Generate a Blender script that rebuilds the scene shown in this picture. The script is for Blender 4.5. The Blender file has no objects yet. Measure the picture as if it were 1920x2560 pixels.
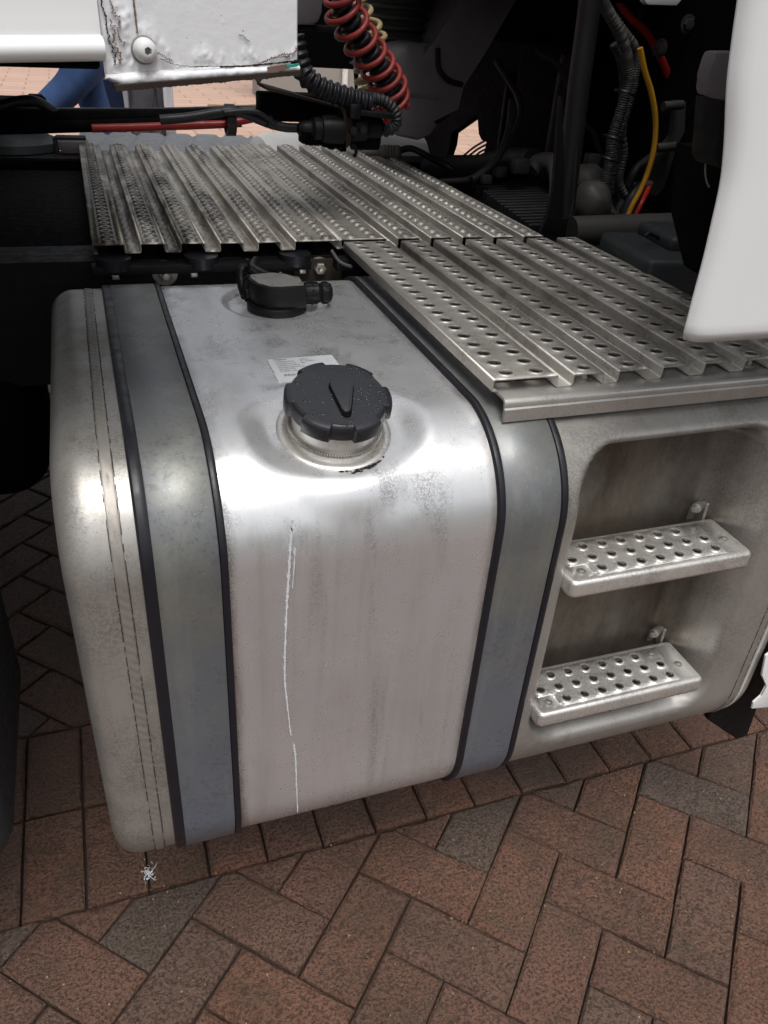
import bpy, bmesh, math, random
from mathutils import Vector, Matrix, noise
random.seed(7)
PI = math.pi
S = bpy.context.scene
col = S.collection

# ---------------------------------------------------------------- camera
PITCH, ROLL, YAW, FPX = 0.57312, 0.078286, 0.374043, 1974.12
CAM = Vector((0, 0, 1.31))
fwd = Vector((math.sin(YAW)*math.cos(PITCH), math.cos(YAW)*math.cos(PITCH), -math.sin(PITCH)))
rgt = Vector((math.cos(YAW), -math.sin(YAW), 0)); upv = rgt.cross(fwd)
cr = math.cos(ROLL)*rgt + math.sin(ROLL)*upv; cu = -math.sin(ROLL)*rgt + math.cos(ROLL)*upv
cd = bpy.data.cameras.new('camera'); cam = bpy.data.objects.new('camera', cd); col.objects.link(cam)
cd.sensor_fit = 'VERTICAL'; cd.sensor_height = 24; cd.lens = 24*FPX/2560
cd.clip_start = 0.02; cd.clip_end = 500
m = Matrix((cr, cu, -fwd)).transposed().to_4x4(); m.translation = CAM
cam.matrix_world = m; S.camera = cam

# ---------------------------------------------------------------- sky and sun: bright overcast
W = bpy.data.worlds.new('World'); S.world = W; W.use_nodes = True
nt = W.node_tree; nt.nodes.clear()
sky = nt.nodes.new('ShaderNodeTexSky'); sky.sky_type = 'NISHITA'; sky.sun_disc = False
SUN_EL, SUN_AZ = math.radians(68), math.radians(188)      # azimuth measured from +Y clockwise
sky.sun_elevation = SUN_EL; sky.sun_rotation = SUN_AZ
sky.air_density = 1.0; sky.dust_density = 6.0; sky.ozone_density = 1.0
hs = nt.nodes.new('ShaderNodeHueSaturation'); hs.inputs['Saturation'].default_value = 0.25
bg = nt.nodes.new('ShaderNodeBackground'); bg.inputs['Strength'].default_value = 0.15
wo = nt.nodes.new('ShaderNodeOutputWorld')
nt.links.new(sky.outputs[0], hs.inputs['Color']); nt.links.new(hs.outputs[0], bg.inputs[0]); nt.links.new(bg.outputs[0], wo.inputs[0])
sl = bpy.data.lights.new('sun', 'SUN'); sl.energy = 1.3; sl.angle = math.radians(30); sl.color = (1, .97, .93)
so = bpy.data.objects.new('sun', sl); col.objects.link(so)
sd = Vector((math.sin(SUN_AZ)*math.cos(SUN_EL), math.cos(SUN_AZ)*math.cos(SUN_EL), math.sin(SUN_EL)))
so.rotation_euler = sd.to_track_quat('Z', 'Y').to_euler()
so.location = (0, -3, 6)
S.view_settings.view_transform = 'Standard'; S.view_settings.look = 'None'
S.view_settings.exposure = 0.13; S.view_settings.gamma = 1; S.view_settings.use_curve_mapping = False

# ---------------------------------------------------------------- helpers
def at(px, py, x=None, y=None, z=None):
    """world point on the plane x=, y= or z= seen at a photo pixel"""
    d = cr*((px-960)/FPX) + cu*(-(py-1280)/FPX) + fwd
    if x is not None: t = (x-CAM.x)/d.x
    elif y is not None: t = (y-CAM.y)/d.y
    else: t = (z-CAM.z)/d.z
    return CAM + d*t

def smooth(o, on=True):
    if on:
        o.data.shade_smooth()
    return o

def link(name, me, mat=None, parent=None, sm=False, autosm=None):
    o = bpy.data.objects.new(name, me); col.objects.link(o)
    if mat is not None and not me.materials:
        for mm in (mat if isinstance(mat, (list, tuple)) else [mat]): me.materials.append(mm)
    if sm: me.shade_smooth()
    if autosm is not None:
        me.shade_smooth()
        me.set_sharp_from_angle(angle=math.radians(autosm))
    if parent is not None:
        o.parent = parent
        o.matrix_parent_inverse = Matrix.Translation(-ROOT.get(parent.name, Vector((0, 0, 0))))
    return o
ROOT = {}

def tag(o, label, cat, group=None, kind=None):
    if label: o['label'] = label
    if cat: o['category'] = cat
    if group: o['group'] = group
    if kind: o['kind'] = kind
    return o

def empty(name, loc):
    o = bpy.data.objects.new(name, None); o.empty_display_size = .05
    col.objects.link(o); o.location = loc; ROOT[o.name] = Vector(loc); return o

def mesh_from(name, verts, faces):
    me = bpy.data.meshes.new(name); me.from_pydata([tuple(v) for v in verts], [], faces); me.validate(); me.update(); return me

def bm_mesh(bm, name='m', normals=True):
    if normals: bmesh.ops.recalc_face_normals(bm, faces=bm.faces)
    me = bpy.data.meshes.new(name); bm.to_mesh(me); bm.free(); return me

def add_box(bm, c, s, bev=0, rot=None, seg=1):
    r = bmesh.ops.create_cube(bm, size=1)
    vs = r['verts']
    for v in vs:
        v.co = Vector((v.co.x*s[0], v.co.y*s[1], v.co.z*s[2]))
    if bev > 0:
        es = list({e for v in vs for e in v.link_edges})
        rr = bmesh.ops.bevel(bm, geom=es, offset=bev, segments=seg, affect='EDGES', profile=.5)
        vs = list({v for f in rr['faces'] for v in f.verts} | {v for v in vs if v.is_valid})
        st = list(vs); seen = set(vs)
        while st:
            v = st.pop()
            for e in v.link_edges:
                w = e.other_vert(v)
                if w not in seen: seen.add(w); st.append(w)
        vs = list(seen)
    for v in vs:
        if rot is not None: v.co = rot @ v.co
        v.co += Vector(c)
    return vs

def box(name, c, s, mat, parent=None, bev=.003, rot=None, seg=2):
    bm = bmesh.new(); add_box(bm, c, s, bev, rot, seg)
    return link(name, bm_mesh(bm), mat, parent, autosm=40)

def catmull(P, n=8):
    P = [Vector(p) for p in P]
    if len(P) < 3: return P
    Q = [P[0]*2-P[1]] + P + [P[-1]*2-P[-2]]
    out = []
    for i in range(1, len(Q)-2):
        a, b, c, d = Q[i-1:i+3]
        for k in range(n):
            t = k/n
            out.append(.5*((2*b)+(c-a)*t+(2*a-5*b+4*c-d)*t*t+(-a+3*b-3*c+d)*t**3))
    out.append(P[-1]); return out

def add_tube(bm, pts, rad, seg=12, cap=True, spline=True, n=8, rf=None):
    P = catmull(pts, n) if spline else [Vector(p) for p in pts]
    T = [(P[min(i+1, len(P)-1)]-P[max(i-1, 0)]).normalized() for i in range(len(P))]
    ref = Vector((0, 0, 1)) if abs(T[0].z) < .9 else Vector((1, 0, 0))
    N = (ref - T[0]*ref.dot(T[0])).normalized()
    rings = []; L = 0
    for i, p in enumerate(P):
        if i: L += (p-P[i-1]).length
        N = (N - T[i]*N.dot(T[i])).normalized(); B = T[i].cross(N)
        r = rad if not callable(rad) else rad(i/(len(P)-1))
        if rf: r = rf(L, r)
        rings.append([bm.verts.new(p + (N*math.cos(2*PI*k/seg)+B*math.sin(2*PI*k/seg))*r) for k in range(seg)])
    for a, b in zip(rings, rings[1:]):
        for k in range(seg):
            bm.faces.new((a[k], a[(k+1) % seg], b[(k+1) % seg], b[k]))
    if cap:
        bm.faces.new(rings[0][::-1]); bm.faces.new(rings[-1])

def tube(name, pts, rad, mat, parent=None, seg=12, spline=True, n=8, rf=None):
    bm = bmesh.new(); add_tube(bm, pts, rad, seg, True, spline, n, rf)
    return link(name, bm_mesh(bm), mat, parent, autosm=50)

def add_lathe(bm, prof, M=Matrix(), seg=48):
    """prof: (r,h) list, about local z, matrix M"""
    rings = []
    for r, h in prof:
        if r < 1e-6: rings.append([bm.verts.new(M @ Vector((0, 0, h)))])
        else: rings.append([bm.verts.new(M @ Vector((r*math.cos(2*PI*k/seg), r*math.sin(2*PI*k/seg), h))) for k in range(seg)])
    for a, b in zip(rings, rings[1:]):
        for k in range(seg):
            k2 = (k+1) % seg
            if len(a) == 1 and len(b) == 1: continue
            if len(a) == 1: bm.faces.new((a[0], b[k], b[k2]))
            elif len(b) == 1: bm.faces.new((a[k], b[0], a[k2]))
            else: bm.faces.new((a[k], a[k2], b[k2], b[k]))

def lathe(name, prof, M, mat, parent=None, seg=48):
    bm = bmesh.new(); add_lathe(bm, prof, M, seg)
    return link(name, bm_mesh(bm), mat, parent, autosm=35)

def add_prism(bm, poly, d, bev=0):
    """poly: world points of a planar outline, d: thickness vector"""
    d = Vector(d)
    a = [bm.verts.new(p) for p in poly]; b = [bm.verts.new(Vector(p)+d) for p in poly]
    n = len(a); fs = [bm.faces.new(a), bm.faces.new(b[::-1])]
    for k in range(n): fs.append(bm.faces.new((a[k], b[k], b[(k+1) % n], a[(k+1) % n])))
    if bev:
        es = [e for e in fs[0].edges] + [e for e in fs[1].edges]
        bmesh.ops.bevel(bm, geom=es, offset=bev, segments=2, affect='EDGES', profile=.5)

def prism(name, poly, d, mat, parent=None, bev=0):
    bm = bmesh.new(); add_prism(bm, poly, d, bev)
    return link(name, bm_mesh(bm), mat, parent, autosm=40)

def sst(a, b, x):
    t = max(0, min(1, (x-a)/(b-a))); return t*t*(3-2*t)
def lerp(a, b, t): return a+(b-a)*t
def align(pos, nrm):
    q = Vector(nrm).to_track_quat('Z', 'Y').to_matrix().to_4x4(); q.translation = Vector(pos); return q

# ---------------------------------------------------------------- materials
class NB:
    def __init__(s, name):
        s.m = bpy.data.materials.new(name); s.m.use_nodes = True
        s.t = s.m.node_tree; s.N = s.t.nodes; s.L = s.t.links
        s.b = s.N['Principled BSDF']
        s.tc = s.N.new('ShaderNodeTexCoord')
    def set(s, **k):
        for a, v in k.items():
            s.b.inputs[a.replace('_', ' ')].default_value = v if not isinstance(v, tuple) else (*v, 1)
    def mapv(s, scale=(1, 1, 1), loc=(0, 0, 0), rnd=False):
        mp = s.N.new('ShaderNodeMapping'); mp.inputs['Scale'].default_value = scale; mp.inputs['Location'].default_value = loc
        s.L.new(s.tc.outputs['Object'], mp.inputs['Vector'])
        if rnd:
            oi = s.N.new('ShaderNodeObjectInfo'); ad = s.N.new('ShaderNodeVectorMath'); ad.operation = 'ADD'
            ml = s.N.new('ShaderNodeMath'); ml.operation = 'MULTIPLY'; ml.inputs[1].default_value = 37
            s.L.new(oi.outputs['Random'], ml.inputs[0]); s.L.new(mp.outputs[0], ad.inputs[0]); s.L.new(ml.outputs[0], ad.inputs[1])
            return ad.outputs[0]
        return mp.outputs[0]
    def noise(s, scale=10, detail=4, rough=.55, sc=(1, 1, 1), rnd=False, dist=0, loc=(0, 0, 0)):
        n = s.N.new('ShaderNodeTexNoise'); n.inputs['Scale'].default_value = scale; n.inputs['Detail'].default_value = detail
        n.inputs['Roughness'].default_value = rough; n.inputs['Distortion'].default_value = dist
        s.L.new(s.mapv(sc, loc, rnd), n.inputs['Vector']); return n.outputs['Fac']
    def vor(s, scale=10, feat='F1', sc=(1, 1, 1), rnd=False, out='Distance'):
        n = s.N.new('ShaderNodeTexVoronoi'); n.feature = feat; n.inputs['Scale'].default_value = scale
        s.L.new(s.mapv(sc, (0, 0, 0), rnd), n.inputs['Vector']); return n.outputs[out]
    def ramp(s, f, stops, interp='LINEAR'):
        r = s.N.new('ShaderNodeValToRGB'); r.color_ramp.interpolation = interp
        e = r.color_ramp.elements
        while len(e) < len(stops): e.new(.5)
        for k, (p, c) in enumerate(stops):
            e[k].position = p; e[k].color = (*c, 1) if isinstance(c, tuple) else (c, c, c, 1)
        s.L.new(f, r.inputs[0]); return r.outputs[0]
    def mix(s, f, a, b, mode='MIX'):
        n = s.N.new('ShaderNodeMix'); n.data_type = 'RGBA'; n.blend_type = mode
        for sock, v in ((n.inputs[0], f), (n.inputs[6], a), (n.inputs[7], b)):
            if isinstance(v, (int, float)): sock.default_value = v
            elif isinstance(v, tuple): sock.default_value = (*v, 1)
            else: s.L.new(v, sock)
        return n.outputs[2]
    def math(s, op, a, b=0.):
        n = s.N.new('ShaderNodeMath'); n.operation = op
        for k, v in enumerate((a, b)):
            if isinstance(v, (int, float)): n.inputs[k].default_value = v
            else: s.L.new(v, n.inputs[k])
        return n.outputs[0]
    def bump(s, h, st=.3, dist=.002, prev=None):
        n = s.N.new('ShaderNodeBump'); n.inputs['Strength'].default_value = st; n.inputs['Distance'].default_value = dist
        s.L.new(h, n.inputs['Height'])
        if prev is not None: s.L.new(prev, n.inputs['Normal'])
        s.L.new(n.outputs[0], s.b.inputs['Normal']); return n.outputs[0]
    def col(s, c): s.L.new(c, s.b.inputs['Base Color'])
    def rough(s, c): s.L.new(c, s.b.inputs['Roughness'])
    def sep(s, axis):
        n = s.N.new('ShaderNodeSeparateXYZ'); s.L.new(s.tc.outputs['Object'], n.inputs[0]); return n.outputs[axis]

def simple(name, c, r=.5, met=0, nz=0, bump=0, bs=200, spec=.35, var=.25):
    b = NB(name); b.set(Roughness=r, Metallic=met); b.b.inputs['Specular IOR Level'].default_value = spec
    f = b.noise(14, 6, .65)
    b.col(b.mix(f, tuple(max(0, x*(1-var)) for x in c), tuple(min(1, x*(1+var)) for x in c)))
    f2 = b.noise(60, 3, .6)
    b.rough(b.ramp(f2, [(.3, max(0, r-.1)), (.7, min(1, r+.12))]))
    if bump: b.bump(b.noise(bs, 3), bump, .001)
    return b.m

def alu(name, base, r0, r1, met=.9, streak=True, dirt=(.16, .13, .10), dirt_amt=.5, grey=(.17, .165, .155), speck=True, edge=False, recess=False, grain=0, oil=False):
    b = NB(name); b.set(Metallic=met)
    fine = b.noise(7, 5, .6)
    c = b.mix(b.ramp(fine, [(.35, 0.), (.65, 1.)]), tuple(x*.9 for x in base), base)
    if streak:
        st = b.noise(16, 5, .6, sc=(1, .8, .10), dist=.4)
        mk = b.ramp(st, [(.54, 0.), (.64, 1.)])
        gr = b.ramp(b.noise(420, 3, .7), [(.42, 0.), (.56, 1.)])
        mk2 = b.math('MULTIPLY', mk, gr)
        c = b.mix(b.math('MULTIPLY', mk2, .58), c, grey)
        ln = b.ramp(b.noise(60, 3, .6, sc=(1, 1, .03)), [(.55, 0.), (.72, 1.)])
        c = b.mix(b.math('MULTIPLY', ln, .16), c, (.30, .27, .24))
    d = b.noise(5.5 if not edge else 9, 6, .7, loc=(3, 1, 2), sc=(1, 1, 1) if not edge else (1.6, .5, .16)); dm = b.ramp(d, [(.5, 0.), (.72, 1.)])
    dm = b.math('MULTIPLY', dm, dirt_amt)
    c = b.mix(dm, c, dirt)
    if speck:
        v = b.vor(170); sp = b.ramp(v, [(.10, 1.), (.16, 0.)])
        gate = b.ramp(b.noise(9, 3, sc=(1, 1, .5)), [(.46, 0.), (.6, .7)])
        c = b.mix(b.math('MULTIPLY', b.math('MULTIPLY', sp, gate), .6), c, (.07, .06, .05))
    if oil:       # oil and rubber smears along the tread rows, heaviest to the left
        on = b.noise(6, 6, .7, sc=(3.2, .8, 1), loc=(5, 5, 5)); xg = b.ramp(b.sep(0), [(.02, .16), (.33, 0.)])
        om = b.ramp(b.math('ADD', on, xg), [(.53, 0.), (.68, 1.)])
        c = b.mix(b.math('MULTIPLY', om, .80), c, (.030, .025, .020))
    if grain:
        gg = b.ramp(b.noise(300, 4, .85), [(.44, 0.), (.56, 1.)])
        ga = b.ramp(b.noise(8, 5, .7, loc=(7, 2, 2)), [(.38, 0.), (.62, 1.)])
        c = b.mix(b.math('MULTIPLY', b.math('MULTIPLY', gg, ga), grain), c, tuple(x*.30 for x in base))
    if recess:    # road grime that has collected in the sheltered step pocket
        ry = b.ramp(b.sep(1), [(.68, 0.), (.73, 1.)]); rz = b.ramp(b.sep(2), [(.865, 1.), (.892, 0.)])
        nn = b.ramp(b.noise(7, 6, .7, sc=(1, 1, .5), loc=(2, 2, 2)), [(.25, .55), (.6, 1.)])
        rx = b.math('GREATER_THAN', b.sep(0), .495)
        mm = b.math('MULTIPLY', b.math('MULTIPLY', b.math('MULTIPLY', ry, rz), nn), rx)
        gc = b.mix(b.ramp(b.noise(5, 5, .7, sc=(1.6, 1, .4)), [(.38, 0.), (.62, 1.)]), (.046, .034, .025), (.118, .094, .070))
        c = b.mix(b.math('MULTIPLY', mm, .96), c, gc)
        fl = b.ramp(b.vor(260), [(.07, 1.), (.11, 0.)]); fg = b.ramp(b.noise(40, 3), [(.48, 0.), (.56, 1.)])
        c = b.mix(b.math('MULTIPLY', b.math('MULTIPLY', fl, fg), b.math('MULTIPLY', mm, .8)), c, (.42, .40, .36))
    if edge:      # brown grime creeping out from under the strap rubbers
        X_ = b.sep(0)
        for (e0, e1) in ((.089, .105), (.404, .391)):
            t = b.math('DIVIDE', b.math('SUBTRACT', X_, e0), e1-e0)
            t = b.math('SUBTRACT', 1.0, t)
            mr = b.math('MULTIPLY', b.math('MAXIMUM', b.math('MINIMUM', t, 1.0), 0.0), b.ramp(b.noise(11, 6, .75, sc=(2.5, 1, .6)), [(.36, 0.), (.62, 1.)]))
            gate2 = b.math('LESS_THAN', b.math('ABSOLUTE', b.math('SUBTRACT', X_, (e0+e1)/2)), .02)
            c = b.mix(b.math('MULTIPLY', b.math('MULTIPLY', mr, gate2), .8), c, (.13, .085, .055))
    b.col(c)
    rn = b.noise(24, 5, .7)
    b.rough(b.math('ADD', b.ramp(rn, [(.3, r0), (.7, r1)]), b.math('MULTIPLY', dm, .2)))
    br = b.noise(900, 2, .5, sc=(1, 1, .03))
    p = b.bump(br, .05, .0004)
    b.bump(b.noise(3.2, 2), .10, .006, p)
    return b.m

M = {}
M['tank'] = alu('brushed_aluminium', (.72, .73, .74), .23, .36, met=.70, dirt=(.47, .455, .435), dirt_amt=.6, edge=True)
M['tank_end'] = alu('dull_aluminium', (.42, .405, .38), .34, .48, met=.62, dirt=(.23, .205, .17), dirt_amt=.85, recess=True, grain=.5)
M['recess'] = alu('grimy_recess_aluminium', (.25, .235, .21), .36, .5, met=.5, dirt=(.10, .082, .064), dirt_amt=.9)
M['step'] = alu('step_aluminium', (.76, .745, .71), .25, .42, met=.72, streak=False, grain=.6, dirt=(.20, .17, .13), dirt_amt=.8)
M['tread'] = alu('tread_aluminium', (.50, .475, .435), .38, .55, met=.6, streak=False, grain=.65, dirt=(.10, .08, .06), dirt_amt=.9)
M['tread_old'] = alu('oily_tread_aluminium', (.52, .49, .44), .34, .5, met=.6, streak=False, oil=True, dirt=(.14, .11, .085), dirt_amt=.8)
M['beam'] = alu('beam_aluminium', (.54, .52, .49), .3, .45, met=.7, streak=False, grain=.5, dirt=(.22, .17, .12), dirt_amt=.7)
M['weld'] = alu('weld_bead', (.33, .31, .28), .4, .6, met=.6, streak=False, dirt=(.22, .19, .155), dirt_amt=.9)
def strapmat():
    b = NB('strap_coating'); b.set(Metallic=.45)
    z = b.math('SUBTRACT', b.sep(2), .38)
    f = b.noise(9, 6, .65); g = b.ramp(f, [(.4, 0.), (.66, 1.)])
    zt = b.ramp(z, [(.02, 0.), (.36, 1.)])
    cb = b.mix(b.math('MULTIPLY', g, .4), (.155, .175, .215), (.185, .20, .225))
    ct = b.mix(b.math('MULTIPLY', g, .8), (.155, .163, .168), (.205, .208, .185))
    c = b.mix(b.math('ADD', zt, b.math('MULTIPLY', b.math('SUBTRACT', f, .5), 1.2)), cb, ct)
    f2 = b.ramp(b.noise(140, 5, .8, loc=(4, 0, 0)), [(.52, 0.), (.60, 1.)])
    gz_ = b.ramp(b.noise(9, 5, .7, loc=(9, 3, 0)), [(.42, 0.), (.60, 1.)])
    c = b.mix(b.math('MULTIPLY', b.math('MULTIPLY', f2, gz_), .5), c, (.08, .08, .07))
    ds = b.ramp(b.noise(30, 4, .6, sc=(1, 1, .06), loc=(3, 3, 1)), [(.54, 0.), (.66, 1.)])
    c = b.mix(b.math('MULTIPLY', ds, .25), c, (.30, .30, .27))
    v = b.ramp(b.vor(150), [(.08, 1.), (.13, 0.)])
    c = b.mix(b.math('MULTIPLY', v, .5), c, (.35, .35, .33))
    b.col(c); b.rough(b.ramp(b.noise(20, 5), [(.3, .36), (.7, .5)]))
    b.bump(b.noise(120, 4, .6), .12, .0008)
    return b.m
M['strap'] = strapmat()
M['rubber'] = simple('black_rubber', (.012, .012, .016), .38, bump=.15, bs=90)
M['blackplastic'] = simple('black_plastic', (.006, .006, .007), .45, bump=.08, bs=500, spec=.25)
M['cap'] = simple('cap_plastic', (.017, .018, .022), .30, bump=.12, bs=300, spec=.5)
M['dark'] = simple('dark_chassis_paint', (.006, .006, .0065), .6, bump=.3, bs=60, spec=.2)
M['darker'] = simple('grimy_black', (.0025, .0025, .0026), .85, bump=.4, bs=40, spec=.08)
M['greyplastic'] = simple('dark_grey_plastic', (.11, .10, .11), .5, bump=.15, bs=150)
M['coverplastic'] = simple('blue_grey_cover', (.17, .18, .195), .5, bump=.1, bs=90)
M['guardplastic'] = simple('mudguard_plastic', (.022, .025, .028), .5, bump=.1, bs=60)
M['wood'] = M['dark']
M['red'] = simple('red_hose_plastic', (.24, .030, .026), .45, var=.6)
M['beige'] = simple('faded_yellow_hose', (.35, .27, .14), .45, var=.4)
M['yellow'] = simple('yellow_hose', (.40, .20, .014), .4, var=.4)
M['redhose'] = simple('red_line', (.30, .018, .014), .35)
M['rust'] = simple('rusty_steel', (.032, .022, .016), .8, bump=.6, bs=80, var=.6)
M['bolt'] = simple('zinc_bolt', (.38, .36, .33), .42, met=.8, var=.35)
M['whiteplastic'] = simple('white_plastic', (.62, .62, .62), .45)
M['greyconn'] = simple('grey_connector', (.20, .20, .19), .55)
M['sticker'] = simple('sticker_paper', (.50, .52, .54), .35, var=.06)
M['ink'] = simple('ink', (.05, .05, .055), .6)
M['stickersilver'] = simple('silver_sticker', (.24, .235, .22), .5, met=.3, var=.5, bump=.4, bs=200)
M['drip'] = simple('dried_white_drip', (.60, .61, .63), .7, bump=.5, bs=300)
M['denim'] = simple('blue_denim', (.05, .10, .24), .9, bump=.4, bs=60, var=.45)
M['denim_dark'] = simple('dark_denim', (.025, .04, .10), .9, bump=.4, bs=60, var=.4)
M['greycloth'] = simple('grey_cloth', (.13, .13, .15), .9, bump=.4, bs=50, var=.4)
M['whitecloth'] = simple('white_cloth', (.75, .76, .80), .9, bump=.3, bs=40, var=.1)
M['baygrey'] = simple('fill_lifted_grey', (.030, .029, .028), .6, bump=.3, bs=90)  # paler base stands in for fill light on the engine-bay parts
M['mast'] = simple('scuffed_black_steel', (.013, .013, .014), .5, bump=.3, bs=50, var=.6)
M['skin'] = simple('skin', (.50, .30, .21), .55, var=.08)
M['hair'] = simple('hair', (.05, .03, .02), .6)
M['shoe'] = simple('shoe_leather', (.03, .03, .03), .5)
M['jacket'] = simple('jacket_cloth', (.10, .12, .16), .9)
M['wall'] = simple('grey_wall_panel', (.30, .30, .28), .6, var=.08)
M['sidewhite'] = simple('clean_white_paint', (.74, .745, .74), .28, var=.03, bump=.02, bs=8)
M['teal'] = simple('teal_paint', (.02, .26, .21), .5, var=.4)
M['brownpaint'] = simple('brown_bare_patch', (.16, .10, .085), .7, var=.4)
M['crack'] = simple('crack_grime', (.015, .013, .011), .9)
M['soil'] = simple('joint_soil', (.045, .037, .028), .95, bump=.8, bs=300, var=.6)
M['water'] = simple('water_drop', (.022, .023, .026), .08, spec=.5)

def whitepaint():
    b = NB('rust_blistered_white_paint'); b.set(Metallic=0)
    z = b.sep(2)
    base = b.mix(b.noise(6, 3), (.66, .67, .69), (.72, .73, .75))
    st = b.ramp(b.noise(38, 6, .7, loc=(2, 5, 1)), [(.55, 0.), (.68, 1.)])
    low = b.ramp(b.math('SUBTRACT', 1.275, z), [(0., 0.), (.03, 1.)])
    base = b.mix(b.math('MULTIPLY', b.math('ADD', b.math('MULTIPLY', st, low), b.math('MULTIPLY', b.ramp(b.noise(90, 5, .8), [(.5, 0.), (.62, 1.)]), b.math('MULTIPLY', low, .5))), .8), base, (.33, .28, .22))
    v = b.ramp(b.vor(110, sc=(1, 1, 1.6)), [(.07, 1.), (.11, 0.)])
    g = b.ramp(b.noise(16, 3, loc=(1, 1, 4)), [(.6, 0.), (.66, 1.)])
    base = b.mix(b.math('MULTIPLY', b.math('MULTIPLY', v, g), .8), base, (.08, .06, .05))
    b.col(base); b.set(Roughness=.3)
    p = b.bump(b.noise(120, 4, .6), .25, .0015)
    return b.m
M['white'] = whitepaint()
def sidepaint():
    b = NB('chipped_white_paint')
    base = b.mix(b.noise(5, 3), (.72, .73, .73), (.76, .77, .77))
    v = b.ramp(b.vor(75, sc=(1, 1, .6)), [(.05, 1.), (.085, 0.)])
    g = b.ramp(b.noise(13, 4, loc=(1, 1, 4)), [(.52, 0.), (.57, 1.)])
    base = b.mix(b.math('MULTIPLY', b.math('MULTIPLY', v, g), .9), base, (.10, .09, .08))
    b.col(base); b.set(Roughness=.26)
    b.bump(b.noise(90, 3), .04, .0008); return b.m
M['side'] = sidepaint()

def brickmat(name, far=False):
    b = NB(name)
    oi = b.N.new('ShaderNodeObjectInfo')
    hue = b.ramp(oi.outputs['Random'], [(0, (.285, .138, .088)), (.25, (.23, .12, .082)), (.5, (.255, .130, .092)), (.78, (.22, .125, .090)), (.90, (.19, .125, .095)), (.97, (.175, .138, .115)), (1., (.27, .132, .085))])
    f = b.noise(14, 4, .6, rnd=True)
    c = b.mix(b.ramp(f, [(.35, 0.), (.7, 1.)]), hue, b.mix(.5, hue, (.18, .118, .088)))
    pit = b.vor(330, rnd=True); pm = b.ramp(b.noise(200, 5, .75, rnd=True), [(.44, 1.), (.52, 0.)])
    c = b.mix(b.math('MULTIPLY', pm, .72), c, (.026, .017, .012))
    sp = b.ramp(b.vor(170, rnd=True), [(.045, 1.), (.07, 0.)])
    c = b.mix(b.math('MULTIPLY', sp, .3), c, (.34, .27, .20))
    ge = b.N.new('ShaderNodeNewGeometry')
    def wn(sc, det=5, ro=.65):
        n = b.N.new('ShaderNodeTexNoise'); n.inputs['Scale'].default_value = sc; n.inputs['Detail'].default_value = det; n.inputs['Roughness'].default_value = ro
        b.L.new(ge.outputs['Position'], n.inputs['Vector']); return n.outputs['Fac']
    wet = b.ramp(wn(4.5), [(.40, 0.), (.62, 1.)])
    c = b.mix(b.math('MULTIPLY', wet, .36), c, (.055, .036, .026))
    moss = b.math('MULTIPLY', b.ramp(wn(9), [(.56, 0.), (.68, 1.)]), b.ramp(wn(160, 4, .8), [(.45, 0.), (.55, 1.)]))
    c = b.mix(b.math('MULTIPLY', moss, .55), c, (.10, .095, .055))
    b.col(c)
    b.rough(b.ramp(b.noise(80, 3, rnd=True), [(.3, .28), (.7, .58)]))
    h = b.math('ADD', b.noise(190, 5, .68, rnd=True), b.math('MULTIPLY', b.noise(45, 3, rnd=True), .6))
    b.bump(h, 1.0, .011)
    return b.m
M['brick'] = brickmat('wet_clay_paver')
def farbrick():
    b = NB('far_paving')
    br = b.N.new('ShaderNodeTexBrick'); br.offset = .5
    br.inputs['Scale'].default_value = 1; br.inputs['Mortar Size'].default_value = .012
    br.inputs['Brick Width'].default_value = .6; br.inputs['Row Height'].default_value = .3
    b.L.new(b.mapv(), br.inputs['Vector'])
    br.inputs['Color1'].default_value = (.50, .33, .25, 1); br.inputs['Color2'].default_value = (.44, .285, .215, 1); br.inputs['Mortar'].default_value = (.26, .17, .13, 1)
    n = b.noise(2.5, 6, .6); c = b.mix(b.math('MULTIPLY', n, .35), br.outputs['Color'], (.34, .24, .20))
    b.col(c); b.set(Roughness=.75); b.bump(br.outputs['Fac'], -.4, .004); return b.m
M['farpave'] = farbrick()

# ---------------------------------------------------------------- ground
bm = bmesh.new()
vs = [bm.verts.new(p) for p in ((-60, -60, -.02), (60, -60, -.02), (60, 60, -.02), (-60, 60, -.02))]; bm.faces.new(vs)
o = link('ground', bm_mesh(bm), M['soil']); o['kind'] = 'structure'
ROOT_PAVE = empty('brick_paving', (0, 0, 0)); ROOT_PAVE['kind'] = 'structure'
o = box('plaza', (0, 6.0+26, -.0125), (90, 52+.0, .015), M['farpave'], None, bev=0); o['kind'] = 'structure'

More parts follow.
